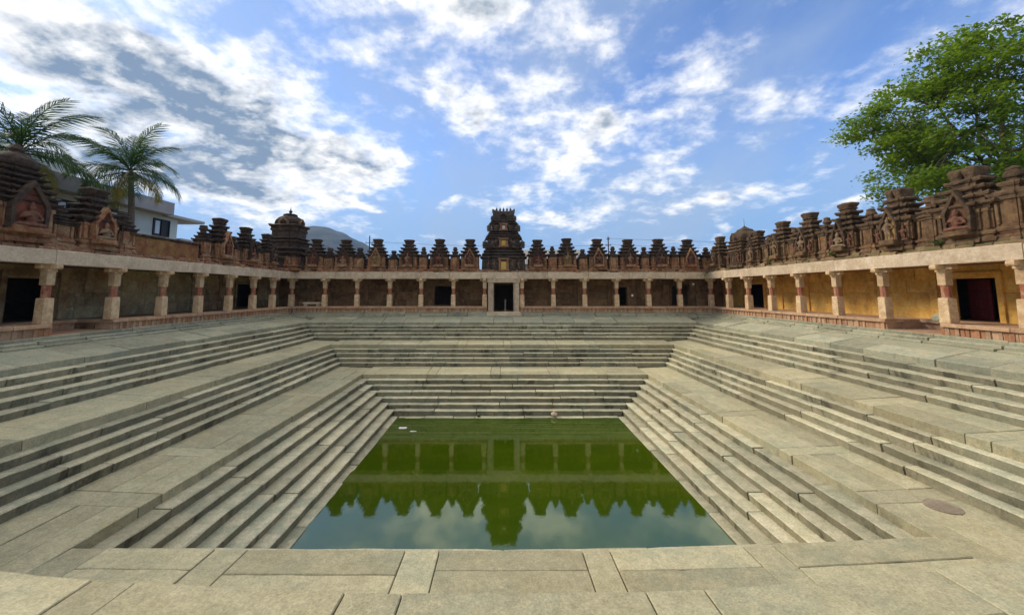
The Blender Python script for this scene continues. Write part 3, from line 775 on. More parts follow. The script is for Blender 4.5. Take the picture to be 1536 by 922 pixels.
BODYM = {'l': M['body'], 'f': M['body'], 'r': M['roof_brown']}
def shrine(side, s, label, w=1.3, H=2.1, pose='standing', figm=0, niche='niche', seed=0, cap='flare', flank=False, bodym=None, roofm=None, t=-.55, group=None, niche_fig=True, depth=.40, z=3.47):
    F = frame(side)
    root = empty('parapet_shrine', F(s, t, z), label, 'shrine', group or 'large shrines along the parapet')
    root.rotation_euler = (0, 0, ROT[side])
    rq = random.Random(seed * 13 + 5)
    bodym = bodym or M['body']; roofm = roofm or M['roof']
    kx = w / 1.3; kz = H / 2.1
    hw, hd = .62 * kx, depth
    Z = lambda v: v * kz
    mb = MB()
    mb.loft([ratha(hw * k, hd * k, .06, .04, Z(z)) for z, k in ((0, .99), (.05, 1.02), (.11, 1.0), (.13, .90), (.17, .90), (.19, .98), (.24, 1.01), (.28, .97), (.30, .88), (.37, .88))])
    mb.erode(.028, 5, seed + .3); mb.build('base', bodym, root, local=True)
    mb = MB()
    zb, zt = .34, .88
    mb.loft([ratha(hw * .88, hd * .86, .05, .03, Z(v)) for v in (zb, .5, .7, zt)])
    for sy in (-1, 1):
        for fx in (-.78, -.52, .52, .78):
            x = fx * hw; y = sy * (hd * .84 + .02)
            mb.box(x - .045 * kx, x + .045 * kx, y - .045, y + .045, Z(zb), Z(zt - .06), .01); mb.box(x - .07 * kx, x + .07 * kx, y - .065, y + .065, Z(zt - .10), Z(zt), .012)
    for sx in (-1, 1):
        for fy in (-.72, -.3, .3, .72):
            y = fy * hd; x = sx * (hw * .84 + .02)
            mb.box(x - .05, x + .05, y - .04, y + .04, Z(zb), Z(zt - .06), .01); mb.box(x - .07, x + .07, y - .06, y + .06, Z(zt - .10), Z(zt), .012)
    mb.erode(.016, 6, seed + 1.3); mb.build('body', bodym, root, local=True)
    # stepped roof
    mb = MB()
    nt = 4 if cap != 'round' else 5
    prof = [(.86, .90, 0)] + tiers_profile(.88, 1.80, 1.16, .64, nt, .18) if cap != 'round' else [(.86, .9, 0)] + tiers_profile(.88, 1.78, 1.10, .66, 6)
    mb.loft([ratha(hw * k, hd * max(k, .5) * 1.05, .05 * k, .04 * k, Z(v), c) for v, k, c in prof])
    mb.erode(.032, 5, seed + 2.1); mb.build('stepped_roof', roofm, root, local=True)
    mb = MB()
    if cap == 'flare':
        e = rq.uniform(-.02, .03)
        mb.loft([rounded(hw * k, hd * kk, Z(v), 48, 4) for v, k, kk in ((1.74, .42, .5), (1.86, .40, .5), (1.885, .50, .62), (1.90, .50, .62), (1.915, .42, .5), (1.95, .45, .54), (2.03 + e, .53, .62), (2.085 + e, .58, .68), (2.125 + e, .55, .64), (2.15 + e, .42, .5))])
    elif cap == 'split':
        for sx in (-1, 1):
            mb.loft([[(x + sx * hw * .23, y, z) for x, y, z in rounded(hw * k * .46, hd * kk, Z(v), 32, 4)] for v, k, kk in ((1.72, .40, .6), (1.86, .46, .62), (1.90, .48, .68), (2.0, .55, .75), (2.07, .56, .74), (2.11, .44, .6))])
    else:                                       # rounded bell
        mb.loft([rounded(hw * k, hd * k * 1.25, Z(v), 48, 2.4) for v, k in ((1.74, .50), (1.80, .50), (1.84, .60), (1.90, .62), (2.0, .58), (2.09, .46), (2.15, .30), (2.17, .20), (2.20, .16), (2.26, .20), (2.32, .15), (2.40, .05))])
    mb.erode(.022, 6, seed + 4.4); mb.build('cap', roofm, root, local=True)
    # horseshoe gable with its niche
    if niche_fig:
        yf = -hd - .02
        aw = (.30 if side == 'right' else .35) * kx
        mb = MB(); arch_ring(mb, aw, aw * .78, Z(.30), Z(.72), Z(1.50), Z(.17), yf - .15, yf + .08); mb.erode(.034, 6, seed + 5.5)
        mb.build('gable_arch', roofm if seed % 3 else bodym, root, local=True)
        mb = MB(); arch_panel(mb, aw * .84, Z(.28), Z(.72), Z(1.40), yf - .06, yf + .06); mb.erode(.008, 7, seed + 6.5)
        mb.build('niche', M[niche], root, local=True)
        mb = MB(); mb.box(-aw * .9, aw * .9, yf - .26, yf - .02, Z(.20), Z(.36), .02); mb.erode(.02, 8, seed + 7); mb.build('pedestal', bodym, root, local=True)
        put_figure(root, pose, (0, yf - .14, Z(.36)), (.80 if pose != 'seated' else .62) * kz, FIG[figm % 3], seed)
        if flank:
            for sx in (-1, 1): put_figure(root, 'standing', (sx * hw * .70, -hd - .08, Z(.32)), .50 * kz, FIG[(figm + 1) % 3], seed + 1)
    return root
def kuta(side, s, label, w=.5, H=1.6, seed=0, bodym=None, roofm=None, t=-.52, bulb=False, z=3.47):
    F = frame(side)
    root = empty('parapet_pinnacle', F(s, t, z), label, 'pinnacle', 'small pinnacles between the parapet shrines')
    root.rotation_euler = (0, 0, ROT[side])
    bodym = bodym or M['body']; roofm = roofm or M['roof']
    hw, hd = w / 2, .27
    kz = H / 1.6; Z = lambda v: v * kz
    mb = MB()
    mb.loft([ratha(hw * k, hd * k, .03, .02, Z(v), 0, 2) for v, k in ((0, 1.1), (.07, 1.14), (.12, 1.0), (.17, 1.0), (.2, 1.12), (.25, 1.1), (.28, .95), (.34, .95))])
    mb.erode(.025, 6, seed + .7); mb.build('base', bodym, root, local=True)
    mb = MB()
    mb.loft([ratha(hw * .88, hd * .88, .03, .02, Z(v), 0, 2) for v in (.32, .55, .86)])
    for fx in (-.7, .7):
        for sy in (-1, 1):
            x, y = fx * hw, sy * (hd * .88 + .02); mb.box(x - .04, x + .04, y - .04, y + .04, Z(.33), Z(.84), .01)
    for fy in (-.6, 0, .6):
        for sx in (-1, 1):
            y, x = fy * hd, sx * (hw * .88 + .02); mb.box(x - .04, x + .04, y - .035, y + .035, Z(.33), Z(.84), .01)
    mb.erode(.014, 6, seed + 1.7); mb.build('body', bodym, root, local=True)
    mb = MB()
    mb.loft([ratha(hw * k, hd * k, .02, .02, Z(v), c, 2) for v, k, c in [(.84, .9, 0)] + tiers_profile(.86, 1.28, 1.22, .72, 3 if not bulb else 2)])
    mb.erode(.024, 6, seed + 2.7); mb.build('stepped_roof', roofm, root, local=True)
    mb = MB()
    pr = ((1.26, .40), (1.33, .38), (1.36, .55), (1.40, .58), (1.46, .50), (1.51, .40), (1.53, .46), (1.57, .40), (1.60, .1)) if bulb else ((1.26, .42), (1.38, .42), (1.41, .60), (1.45, .62), (1.50, .50), (1.56, .54), (1.60, .48))
    mb.loft([rounded(hw * k * 1.05, hd * k, Z(v), 24, 2.3 if bulb else 4) for v, k in pr])
    mb.erode(.016, 7, seed + 3.7); mb.build('cap', roofm, root, local=True)
    return root

# far row
def fs(px): return (px - 752) / 21.6
FARL = [
 (473, 'parapet shrine with a slim red niche figure, tucked against the tall dark corner dome', 'standing', 1, 'niche', 0, 0, 1.24),
 (517.5, 'parapet shrine with a pale cross-legged seated figure, in front of the distant hill', 'seated', 0, 'niche', 0, 0, 1.28),
 (565.5, 'parapet shrine with a broad bare ochre niche, just beside the thin utility pole', 'standing', 0, 'niche_ochre', 1, 0, 1.22),
 (613, 'parapet shrine of a small buff figure, third from the gate tower towards the hill', 'standing', 0, 'niche', 0, 0, 1.28),
 (659, 'parapet shrine crowded with red dancing carving, second from the gate tower towards the hill', 'dancing', 1, 'niche', 0, 1, 1.26),
 (705, 'parapet shrine standing directly beside the gate tower on its hill side', 'standing', 2, 'niche', 0, 1, 1.22),
 (806.5, 'parapet shrine with a broad red seated carving, beside the tower and below the grey roof', 'seated', 1, 'niche', 0, 1, 1.24),
 (850.5, 'parapet shrine with a tall ochre figure, at the outer end of the grey roof', 'standing', 0, 'niche_ochre', 0, 0, 1.24),
 (896.5, 'parapet shrine with flanking attendants, between the grey roof and the leaning pole', 'dancing', 2, 'niche', 0, 1, 1.24),
 (943, 'parapet shrine with a tall red arch and buff standing figure, above the small white lamp', 'standing', 0, 'niche', 0, 0, 1.26),
 (989, 'parapet shrine with a brown dancing figure, second from the sunlit corner on the far gallery', 'dancing', 2, 'niche', 0, 0, 1.28),
 (1033, 'far parapet shrine with a tall brown niche figure, closest to the sunlit corner', 'standing', 2, 'niche', 0, 0, 1.24)]
for i, (px, lab, pose, fm, nic, bare, fl, w) in enumerate(FARL):
    shrine('far', fs(px), lab, w=w * 1.07, H=2.12 + rnd.uniform(-.05, .05), pose=pose, figm=fm, niche=nic, seed=i + 1, flank=bool(fl))
ORD = ['next to the corner dome', 'below the hill slope', 'just beyond the utility pole', 'third before the gate tower', 'closest to the gate tower on its hill side',
       'closest to the gate tower below the grey roof', 'at the outer end of the grey roof', 'beside the leaning pole', 'above the bay after the white lamp', 'third along from the sunlit corner', 'at the sunlit corner with creeper below']
for i, (px, w, H, bulb) in enumerate(((494, .55, 1.55, 0), (539, .55, 1.55, 0), (590, .5, 1.35, 0), (635, .46, 1.62, 1), (682.5, .48, 1.62, 1), (828.7, .46, 1.66, 1), (874.5, .46, 1.45, 0), (920, .48, 1.66, 1), (967, .44, 1.6, 0), (1011.5, .46, 1.66, 1), (1060.5, .55, 1.6, 1))):
    kuta('far', fs(px), 'small far-gallery pinnacle ' + ORD[i], w=w * 1.18, H=H, seed=40 + i, bulb=bool(bulb))
kuta('far', fs(449), 'squat black pinnacle at the foot of the tall corner dome', w=.95, H=1.15, seed=60, bodym=M['tower'], t=-.35)
# row above the sunlit gallery
RB, RR = M['body_brown'], M['roof_brown']
shrine('right', 26.6, 'brown parapet shrine in the sunlit corner, just beyond the squat dome', w=1.2, seed=20, pose='standing', figm=2, bodym=RB, roofm=RR)
shrine('right', 22.6, 'lower brown parapet shrine on the near side of the squat dome', w=1.1, H=1.9, seed=22, pose='standing', figm=0, niche='niche_ochre', bodym=RB, roofm=RR)
shrine('right', 20.6, 'brown parapet shrine with an ochre figure, second after the squat dome', w=1.3, seed=23, pose='standing', figm=0, niche='niche_ochre', bodym=RB, roofm=RR)
shrine('right', 18.75, 'brown parapet shrine with a crowded buff carving, third after the squat dome', w=1.3, H=2.15, seed=25, pose='dancing', figm=0, niche='niche_brown', flank=True, bodym=RB, roofm=RR)
shrine('right', 16.65, 'brown parapet shrine with a seated buff figure, two before the first leafy twigs', w=1.32, H=2.2, seed=26, pose='seated', figm=0, niche='niche_brown', flank=True, bodym=RB, roofm=RR)
shrine('right', 14.45, 'brown parapet shrine with split cap and bright ochre standing figure, above the entrance bay', w=1.4, H=2.25, seed=28, pose='standing', figm=0, niche='niche_ochre', cap='split', flank=True, bodym=RB, roofm=RR)
shrine('right', 12.25, 'largest brown parapet shrine, wide dark arch and small seated figure, below the leafy tree', w=1.7, H=2.35, seed=29, pose='seated', figm=1, niche='niche_brown', cap='split', bodym=RB, roofm=RR)
shrine('right', 9.9, 'brown parapet shrine past the wide arched one, at the edge of the view', w=1.4, H=2.2, seed=31, pose='standing', figm=2, bodym=RB, roofm=RR)
for i, (s, w, H, b, lab) in enumerate(((21.65, .5, 1.6, 1, 'second along from the squat dome'), (19.75, .5, 1.7, 1, 'with a round bulb, between the ochre figure and the crowded carving'), (17.75, .55, 1.85, 1, 'with a ball finial above the ochre wall'),
                                  (15.6, .62, 1.8, 1, 'between the seated figure and the split cap'), (13.35, .75, 1.75, 0, 'without finial, between the two split caps'), (11.15, .75, 2.1, 1, 'with a big round boulder-like top, under the tree'), (23.4, .5, 1.7, 0, 'leaning on the squat dome'))):
    kuta('right', s, 'brown parapet pinnacle ' + lab, w=w, H=H, seed=70 + i, bulb=bool(b), bodym=RB, roofm=RR)
# row above the shaded gallery
shrine('left', 20.6, 'red-stained parapet shrine, first past the plain wall towards the tall corner dome', w=1.35, H=2.25, seed=33, pose='standing', figm=1, niche='niche')
shrine('left', 22.75, 'red-stained parapet shrine midway between the plain wall and the tall corner dome', w=1.3, H=2.12, seed=34, pose='seated', figm=1, niche='niche')
shrine('left', 24.85, 'red-stained parapet shrine with a flared cap, directly beside the corner dome', w=1.25, H=2.05, seed=35, pose='dancing', figm=2, niche='niche')
shrine('left', 14.15, 'dark tiered parapet shrine with a pale seated figure, in front of the grey house', w=1.45, H=2.15, seed=36, pose='seated', figm=0, niche='niche')
shrine('left', 11.8, 'tall rounded dark parapet shrine with a red niche, in front of the taller palm', w=1.85, H=2.62, seed=37, pose='seated', figm=1, niche='niche', cap='round', depth=.55, t=-.65)
shrine('left', 9.2, 'dark parapet shrine at the edge of the view, near side of the rounded one', w=1.4, H=2.2, seed=38, pose='standing', figm=2)
for i, (s, w, H, lab) in enumerate(((19.45, .5, 1.75, 'at the far end of the plain red wall'), (21.65, .48, 1.5, 'between the first two red-stained shrines'), (23.8, .48, 1.5, 'one before the corner dome'),
                               (15.3, .6, 1.55, 'with yellowish body at the near end of the plain red wall'), (13.0, .75, 1.3, 'short and broad, beside the tall rounded shrine'))):
    kuta('left', s, 'dark parapet pinnacle ' + lab, w=w, H=H, seed=80 + i)

# ---------------------------------------------------------------- domed corner shrines
def domed(side, s, t, label, w, prof, domep, lob, bodym, roofm, finial, seed, niche=False):
    F = frame(side); root = empty('domed_shrine', F(s, t, 3.42), label, 'shrine'); root.rotation_euler = (0, 0, ROT[side])
    hw = w / 2
    mb = MB(); mb.loft([ratha(hw * k, hd_ * hw, .09 * hw, .09 * hw, z, c) for z, k, hd_, c in [(z, k, k, c) for z, k, c in prof[0]]])
    for i in range(8):
        for sy in (-1, 1):
            x = hw * (-.78 + 1.56 * i / 7); zz0, zz1 = prof[2]
            if abs(x) > .5 * hw or True:
                y = sy * (hw * (.86 if abs(x) > .5 * hw else .95) + .02)
                mb.box(x - .05, x + .05, y - .05, y + .05, zz0, zz1, .01)
                mb.box(y - .05, y + .05, x - .05, x + .05, zz0, zz1, .01)
    mb.erode(.03, 4, seed); mb.build('body', bodym, root, local=True)
    mb = MB(); mb.loft([ratha(hw * k, hw * k, .09 * hw * k, .09 * hw * k, z, c) for z, k, c in prof[1]]); mb.erode(.035, 4.5, seed + 1); mb.build('stepped_roof', roofm, root, local=True)
    mb = MB(); mb.lathe([(hw * k, z) for z, k in domep], 48, lobes=lob, amp=.05); mb.erode(.03, 5, seed + 2); mb.build('dome', roofm, root, local=True, smooth=False)
    mb = MB(); mb.lathe([(r, z) for z, r in finial], 12); mb.build('finial', roofm, root, local=True)
    # gables on the four faces of the dome drum and figures below
    for k in range(4):
        mb = MB(); zb = domep[0][0]
        arch_ring(mb, hw * .30, hw * .2, zb - .02, zb + .14, zb + .50, .1, -hw * domep[1][1] - .06, -hw * .5)
        a = k * math.pi / 2; mb.v = [(x * math.cos(a) - y * math.sin(a), x * math.sin(a) + y * math.cos(a), z) for x, y, z in mb.v]
        mb.erode(.015, 7, seed + k); mb.build('gable_arch', bodym, root, local=True)
    for sx in (-.45, .45): put_figure(root, 'standing', (sx * hw * 1.5, -hw - .05, .35), .55, FIG[1], seed)
    return root
p_body = [(0, 1.0, 0), (.1, 1.04, 0), (.16, .92, 0), (.22, .92, 0), (.28, 1.02, 0), (.34, 1.0, 0), (.38, .86, 0), (.95, .86, 0)]
p_roof = [(.93, .9, 0)] + tiers_profile(.95, 1.6, 1.06, 1.0, 2, .12) + [(1.62, .82, 0), (1.82, .82, 0)] + tiers_profile(1.82, 2.3, .96, .86, 2, .10) + [(2.3, .68, 0), (2.7, .68, 0), (2.76, .74, 0), (2.9, .74, 0)] + tiers_profile(2.88, 3.22, .84, .84, 1, .1)
domed('left', 28.0, -.85, 'tall dark domed shrine with a pointed finial, on the shaded corner beside the distant hill', 2.35, (p_body, p_roof, (.38, .88)),
      [(3.18, .60), (3.24, .72), (3.4, .78), (3.56, .74), (3.72, .60), (3.84, .42), (3.90, .34), (3.94, .40), (3.98, .38), (4.04, .2)], 8, M['body'], M['roof'],
      [(4.02, .16), (4.1, .07), (4.16, .10), (4.24, .12), (4.30, .05), (4.36, .03), (4.55, .012)], 91)
q_body = [(0, 1.0, 0), (.1, 1.04, 0), (.16, .92, 0), (.24, 1.0, 0), (.3, .86, 0), (.85, .86, 0)]
q_roof = [(.83, .9, 0)] + tiers_profile(.85, 1.65, 1.05, .95, 4, .1)
domed('right', 24.2, -.75, 'squat brown domed shrine with a small umbrella finial, in the sunlit corner', 1.55, (q_body, q_roof, (.3, .80)),
      [(1.62, .80), (1.68, .98), (1.84, 1.02), (2.0, .95), (2.14, .78), (2.24, .55), (2.27, .56), (2.30, .52), (2.40, .28), (2.52, .08)], 8, M['roof_brown'], M['roof_brown'],
      [(2.48, .05), (2.56, .03), (2.62, .012), (3.0, .008)], 95)

# ---------------------------------------------------------------- gate tower
tw = empty('gate_tower', (.16, D + 1.35, 3.30), 'tall soot-dark tiered gate tower with yellow doorways, over the gateway', 'tower')
def tier(name, prof, seed, dk=.70, m=None, pil=None):
    mb = MB(); mb.loft([ratha(hw, hw * dk, .10 + .03 * hw, .07, z, c, 4) for z, hw, c in prof])
    if pil:
        z0, z1, hw, n = pil
        for i in range(n):
            x = hw * (-.95 + 1.9 * i / (n - 1)); inn = abs(x) < .52 * hw
            if abs(x) < .22 * hw: continue
            y = -(hw * dk) - .02 - ((.10 + .03 * hw) if inn else 0)
            mb.box(x - .055, x + .055, y - .05, y + .07, z0, z1, .01); mb.box(x - .09, x + .09, y - .08, y + .07, z1 - .1, z1, .012)
    mb.erode(.035, 4.2, seed); return mb.build(name, m or M['tower'], tw, local=True)
def cornices(z0, z1, w0, w1, n): return [(z, k, c) for z, k, c in [(z, w0 + 0 * k + (k - 1), c) for z, k, c in tiers_profile(z0, z1, 1.0, 1.0 + (w1 - w0), n, .17)]]
tier('lower_tier', [(0, 1.50, 0), (.08, 1.58, 0), (.16, 1.58, 0), (.2, 1.46, 0), (.92, 1.44, 0)] + cornices(.92, 1.78, 1.60, 1.26, 4), 3, pil=(.2, .9, 1.44, 10))
tier('middle_tier', [(1.74, 1.16, 0), (1.84, 1.22, 0), (1.9, 1.10, 0), (2.34, 1.08, 0)] + cornices(2.32, 2.96, 1.26, .98, 4), 5, pil=(1.9, 2.3, 1.08, 8))
tier('upper_tier', [(2.92, .86, 0), (3.0, .90, 0), (3.06, .80, 0), (3.42, .78, 0)] + cornices(3.40, 3.74, .96, .84, 2), 8, pil=(3.06, 3.4, .78, 7))
mb = MB()                                       # barrel vault with horned ends
n = 14
rings = []
for i in range(13):
    x = -.76 + 1.52 * i / 12; e = (abs(x) / .76) ** 4
    hd, ht = .46 + .06 * e, .74 + .14 * e
    pts = [(x, -hd * .9, 3.70)] + [(x, -hd * (1.0 if a < .5 else 1) * math.cos(math.pi * (.02 + .48 * a)) ** .6, 3.76 + ht * math.sin(math.pi * .5 * a)) for a in [k / 7 for k in range(8)]]
    pts += [(x, -y, z) for _, y, z in pts[-2::-1]]
    rings.append(pts)
mb.loft(rings); mb.erode(.03, 5, 12); vault = mb.build('vault_roof', M['tower'], tw, local=True)
mb = MB()
for sx in (-1, 1):
    mb.tube([(sx * .70, 0, 4.36), (sx * .74, 0, 4.52), (sx * .78, 0, 4.62), (sx * .78, 0, 4.70)], [.12, .09, .05, .02], 10)
    arch = MB()
mb.erode(.02, 8, 2); mb.build('roof_horns', M['tower'], tw, local=True)
mb = MB(); arch_ring(mb, .34, .24, 3.72, 3.95, 4.32, .09, -.58, -.40); mb.erode(.015, 7, 3); mb.build('gable_arch', M['tower'], tw, local=True)
fm = None
for i in range(5):
    mb = MB(); mb.lathe([(.07, 0), (.05, .05), (.085, .12), (.06, .18), (.03, .22), (.016, .26), (.008, .42 if i in (1, 2, 3) else .34)], 10)
    if fm is None: fm = o = mb.build('finial', M['tower'], tw, local=True)
    else: o = fm.copy(); COL.objects.link(o); o.parent = tw
    o.location = (-.5 + .25 * i, 0, 4.48)
def opening(z0, z1, hw, y, pan, dark_top):
    mb = MB(); mb.box(-hw, hw, y - .02, y + .05, z0, z1, .006)
    o = mb.build('opening', pan, tw, local=True)
    mb = MB()
    for sx in (-1, 1): mb.box(sx * (hw + .08) - .07, sx * (hw + .08) + .07, y - .10, y + .05, z0 - .04, z1 + dark_top, .012)
    mb.box(-hw - .2, hw + .2, y - .13, y + .05, z1 + dark_top, z1 + dark_top + .10, .012)
    mb.box(-hw - .2, hw + .2, y - .16, y + .05, z0 - .12, z0 - .02, .012)
    mb.erode(.012, 7, 4); mb.build('jamb', M['body'], o, local=True)
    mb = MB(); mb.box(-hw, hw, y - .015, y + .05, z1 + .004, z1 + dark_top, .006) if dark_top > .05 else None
    if mb.v: mb.build('lintel_shade', M['inner'], o, local=True)  # dark strip coloured to stand for the shade under the lintel
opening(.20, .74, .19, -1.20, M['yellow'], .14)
opening(1.90, 2.26, .15, -.94, M['yellow'], .04)
opening(3.08, 3.34, .10, -.72, plain('light_hole_white', (.75, .73, .68), .7), .03)  # white panel coloured to stand for light seen through a hole
for k, (x, y, z, sz) in enumerate([(-1.30, -.95, 1.70, .40), (1.30, -.95, 1.70, .40), (-.70, -1.05, 1.72, .36), (.70, -1.05, 1.72, .36), (-1.02, -.78, 2.90, .36), (1.02, -.78, 2.90, .36), (-.5, -.85, 2.92, .3), (.5, -.85, 2.92, .3), (-.80, -.6, 3.70, .26), (.80, -.6, 3.70, .26)]):
    mb = MB(); mb.lathe([(sz * .42, 0), (sz * .42, sz * .5), (sz * .55, sz * .55), (sz * .5, sz * .65), (sz * .36, sz * .7), (sz * .46, sz * .9), (sz * .38, sz * 1.1), (sz * .15, sz * 1.25), (sz * .06, sz * 1.45)], 12)
    mb.erode(.02, 7, k); o = mb.build('miniature_shrine', M['tower'], tw, local=True); o.location = (x, y, z)
for k, (x, z, h, y) in enumerate([(-.62, .28, .6, -1.22), (.62, .28, .6, -1.22), (-1.05, .28, .55, -1.12), (1.05, .28, .55, -1.12), (-.55, 1.95, .38, -1.04), (.55, 1.95, .38, -1.04), (-.4, 3.1, .3, -.80), (.4, 3.1, .3, -.80)]):
    put_figure(tw, 'standing', (x, y, z), h, FIG[2], k)

# ---------------------------------------------------------------- coconut palms
LF = [leaf_mat('palm_green', (.016, .044, .014), (.048, .095, .018), .35), leaf_mat('palm_yellowing', (.10, .11, .02), (.20, .15, .03), .35)]
def frond_mesh(name, L, seed, mat, droop):
    r = random.Random(seed); mb = MB(); pts = []
    n = 26
    ang = .0; x = z = 0.0
    for i in range(n + 1):
        pts.append(Vector((x, .04 * math.sin(i * .3 + seed), z))); k = i / n
        ang -= droop * (.25 + 1.5 * k) / n
        x += L / n * math.cos(ang); z += L / n * math.sin(ang)
    mb.tube(pts, [.035 * (1 - .85 * i / n) for i in range(n + 1)], 5, .3)
    for i in range(5, int(n * 2.4) + 1):
        k = i / (2.4 * n); q = min(k * n, n - .001); j = min(int(q), n - 1); p = pts[j].lerp(pts[j + 1], q - j); d = (pts[j + 1] - pts[j]).normalized()
        ll = 1.0 * L / 3.2 * (math.sin(math.pi * (.12 + .80 * k)) ** .7) * r.uniform(.8, 1.1)
        for sy in (-1, 1):
            if r.random() < .04: continue
            up = Vector((-d.z, 0, d.x))
            dr = (d * r.uniform(.55, .8) + Vector((0, sy, 0)) * r.uniform(.55, .75) + up * r.uniform(.0, .25)).normalized()
            a = p; b = p + dr * ll * .5 + Vector((0, 0, -.07 * ll)); c = p + dr * ll * .92 + Vector((0, 0, -r.uniform(.42, .88) * ll))
            wv = d * .022
            mb.add([a - wv, a + wv, b + wv * 1.1, b - wv * 1.1, c], [(0, 1, 2, 3), (3, 2, 4)], r.random())
    o = mb.build(name, mat, None, local=True, recalc=False)
    me = o.data; bpy.data.objects.remove(o); return me
FR = [frond_mesh('frond_leaf', 3.5, 1, LF[0], 1.45), frond_mesh('frond_leaf', 3.3, 2, LF[0], 1.8), frond_mesh('frond_leaf', 3.5, 3, LF[0], 1.1), frond_mesh('frond_leaf', 3.0, 4, LF[1], 1.1)]
M['palm_bark'] = stone('palm_bark', (.16, .13, .09), (.12, .10, .07), (.19, .15, .11), scale=3)
M['coconut'] = plain('green_coconut', (.07, .08, .02), .5, .3)
def palm(base, top, label, scale, seed):
    r = random.Random(seed)
    root = empty('coconut_palm', base, label, 'palm tree', 'coconut palms beyond the shaded gallery')
    b, t = Vector((0, 0, 0)), Vector(top) - Vector(base)
    mb = MB(); pts, rd = [], []
    for i in range(41):
        k = i / 40; p = b.lerp(t, k) + Vector((.35 * math.sin(k * math.pi), .1 * math.sin(k * math.pi), 0)); pts.append(p); rd.append((.24 - .10 * k + (.10 * (1 - k) ** 6)) * scale * (1 + .05 * (i % 2)))
    mb.tube(pts, rd, 12); mb.build('trunk', M['palm_bark'], root, local=True, smooth=True)
    nf = 24
    for i in range(nf):
        k = i / nf
        el = R(82) - R(118) * (k ** .9) + r.uniform(-.1, .1)      # young fronds upright, old ones hanging
        mesh = FR[3] if k > .78 and r.random() < .75 else FR[r.choice((0, 1, 2) if k < .75 else (0, 2))]
        o = bpy.data.objects.new('frond', mesh); COL.objects.link(o); o.parent = root
        o.location = t + Vector((0, 0, .1 - .25 * k)); o.rotation_euler = (r.uniform(-.25, .25), -el, i * 2.39996 + r.uniform(-.2, .2)); o.scale = (scale * r.uniform(.85, 1.08),) * 3
    cm = None
    for i in range(9):
        if cm is None:
            mb = MB(); mb.lathe([(.02, -.15), (.10, -.10), (.13, 0), (.11, .08), (.03, .14)], 10); cm = o = mb.build('coconut', M['coconut'], root, local=True, smooth=True)
        else: o = cm.copy(); COL.objects.link(o); o.parent = root
        a = i * 2.4; o.location = t + Vector((.26 * math.cos(a), .26 * math.sin(a), -.25 - .12 * (i % 3)))
palm((-22.6, 19.6, .3), (-23.1, 18.6, 8.7), 'taller coconut palm with wind-blown upright fronds, behind the rounded shrine', .98, 11)
palm((-22.6, 23.6, .3), (-21.9, 23.0, 9.1), 'shorter coconut palm with a full round crown and yellowing lower fronds, before the grey house', .90, 5)

# ---------------------------------------------------------------- leafy tree beyond the sunlit gallery
def big_tree(base, label, seed):
    r = random.Random(seed)
    root = empty('leafy_tree', base, label, 'tree')
    C = Vector((0, 0, 12.0)); RX, RY, RZ = 8.0, 7.0, 6.5
    mb = MB()
    def branch(a, b, ra, rb, n=8, wob=.35):
        pts, rd = [], []
        o = Vector((r.uniform(0, 50), r.uniform(0, 50), 0))
        for i in range(n + 1):
            k = i / n; p = a.lerp(b, k) + Vector((0, 0, -.10 * (b - a).length * math.sin(math.pi * k) * (1 if (b - a).z > 0 else -.3)))
            p += noise.noise_vector(p * .5 + o) * wob * math.sin(math.pi * k); pts.append(p); rd.append(ra + (rb - ra) * k)
        mb.tube(pts, rd, 8 if ra > .08 else 5); return pts
    trunk = branch(Vector((0, 0, 0)), Vector((-.2, 0, 9.0)), .46, .26, 12, .3)
    top = branch(trunk[-1], Vector((.3, .2, 15.2)), .25, .07, 9, .6)
    nodes = [(p, .16) for p in trunk[8:]] + [(p, .10) for p in top[2:]]
    for i in range(13):
        a = i * 2.399 + r.uniform(-.2, .2); el = r.uniform(-.25, .75)
        tgt = C + Vector((math.cos(a) * math.cos(el) * RX * .62, math.sin(a) * math.cos(el) * RY * .62, math.sin(el) * RZ * .62))
        st = trunk[8 + i % 5] if i < 9 else top[1 + i % 4]
        pts = branch(st, tgt, .15, .05, 8, .8); nodes += [(p, .05) for p in pts[3:]]
    clumps = []
    while len(clumps) < 500:
        u = Vector((r.uniform(-1, 1), r.uniform(-1, 1), r.uniform(-1, 1)))
        L = u.length
        lim = .93 + .38 * noise.noise(u.normalized() * 1.9 + Vector((seed, 0, 0))) if L > .01 else 1
        if L > lim or L < .30 or r.random() > .35 + .65 * L: continue
        if noise.noise(u * 2.6 + Vector((9, seed, 3))) < -.15: continue     # gaps where the sky shows through
        clumps.append(C + Vector((u.x * RX, u.y * RY, u.z * RZ)))
    lf = MB()
    for c in clumps:
        nd = min(nodes, key=lambda q: (q[0] - c).length)
        branch(nd[0], c, min(.05, nd[1] * .6), .012, 5, .3)
        tn = r.random() * .75 + .12 * (c.z - C.z) / RZ
        sz = r.uniform(.62, 1.05); nl = int(135 * sz)
        for _ in range(nl):
            u = Vector((r.gauss(0, 1), r.gauss(0, 1), r.gauss(0, .5))); p = c + u * sz * .52
            nrm = Vector((r.gauss(0, .6), r.gauss(0, .6), 1)).normalized(); a = nrm.orthogonal().normalized(); a.rotate(Matrix.Rotation(r.uniform(0, 6.28), 3, nrm)); b = nrm.cross(a)
            l = r.uniform(.08, .19); w = l * .55
            lf.add([p - a * l, p + b * w - nrm * .02, p + a * l - nrm * .05, p - b * w - nrm * .02], [(0, 1, 2, 3)], max(0, min(.999, tn + r.uniform(0, .25))))
    mb.build('trunk', plain('tree_bark', (.10, .075, .05), .9, .4, 5), root, local=True, smooth=True)
    lf.build('crown', leaf_mat('tree_leaf', (.050, .105, .014), (.21, .30, .035), .5), root, local=True, recalc=False)
big_tree((32.7, 25.0, .3), 'big leafy green tree spreading above the sunlit gallery', 4)

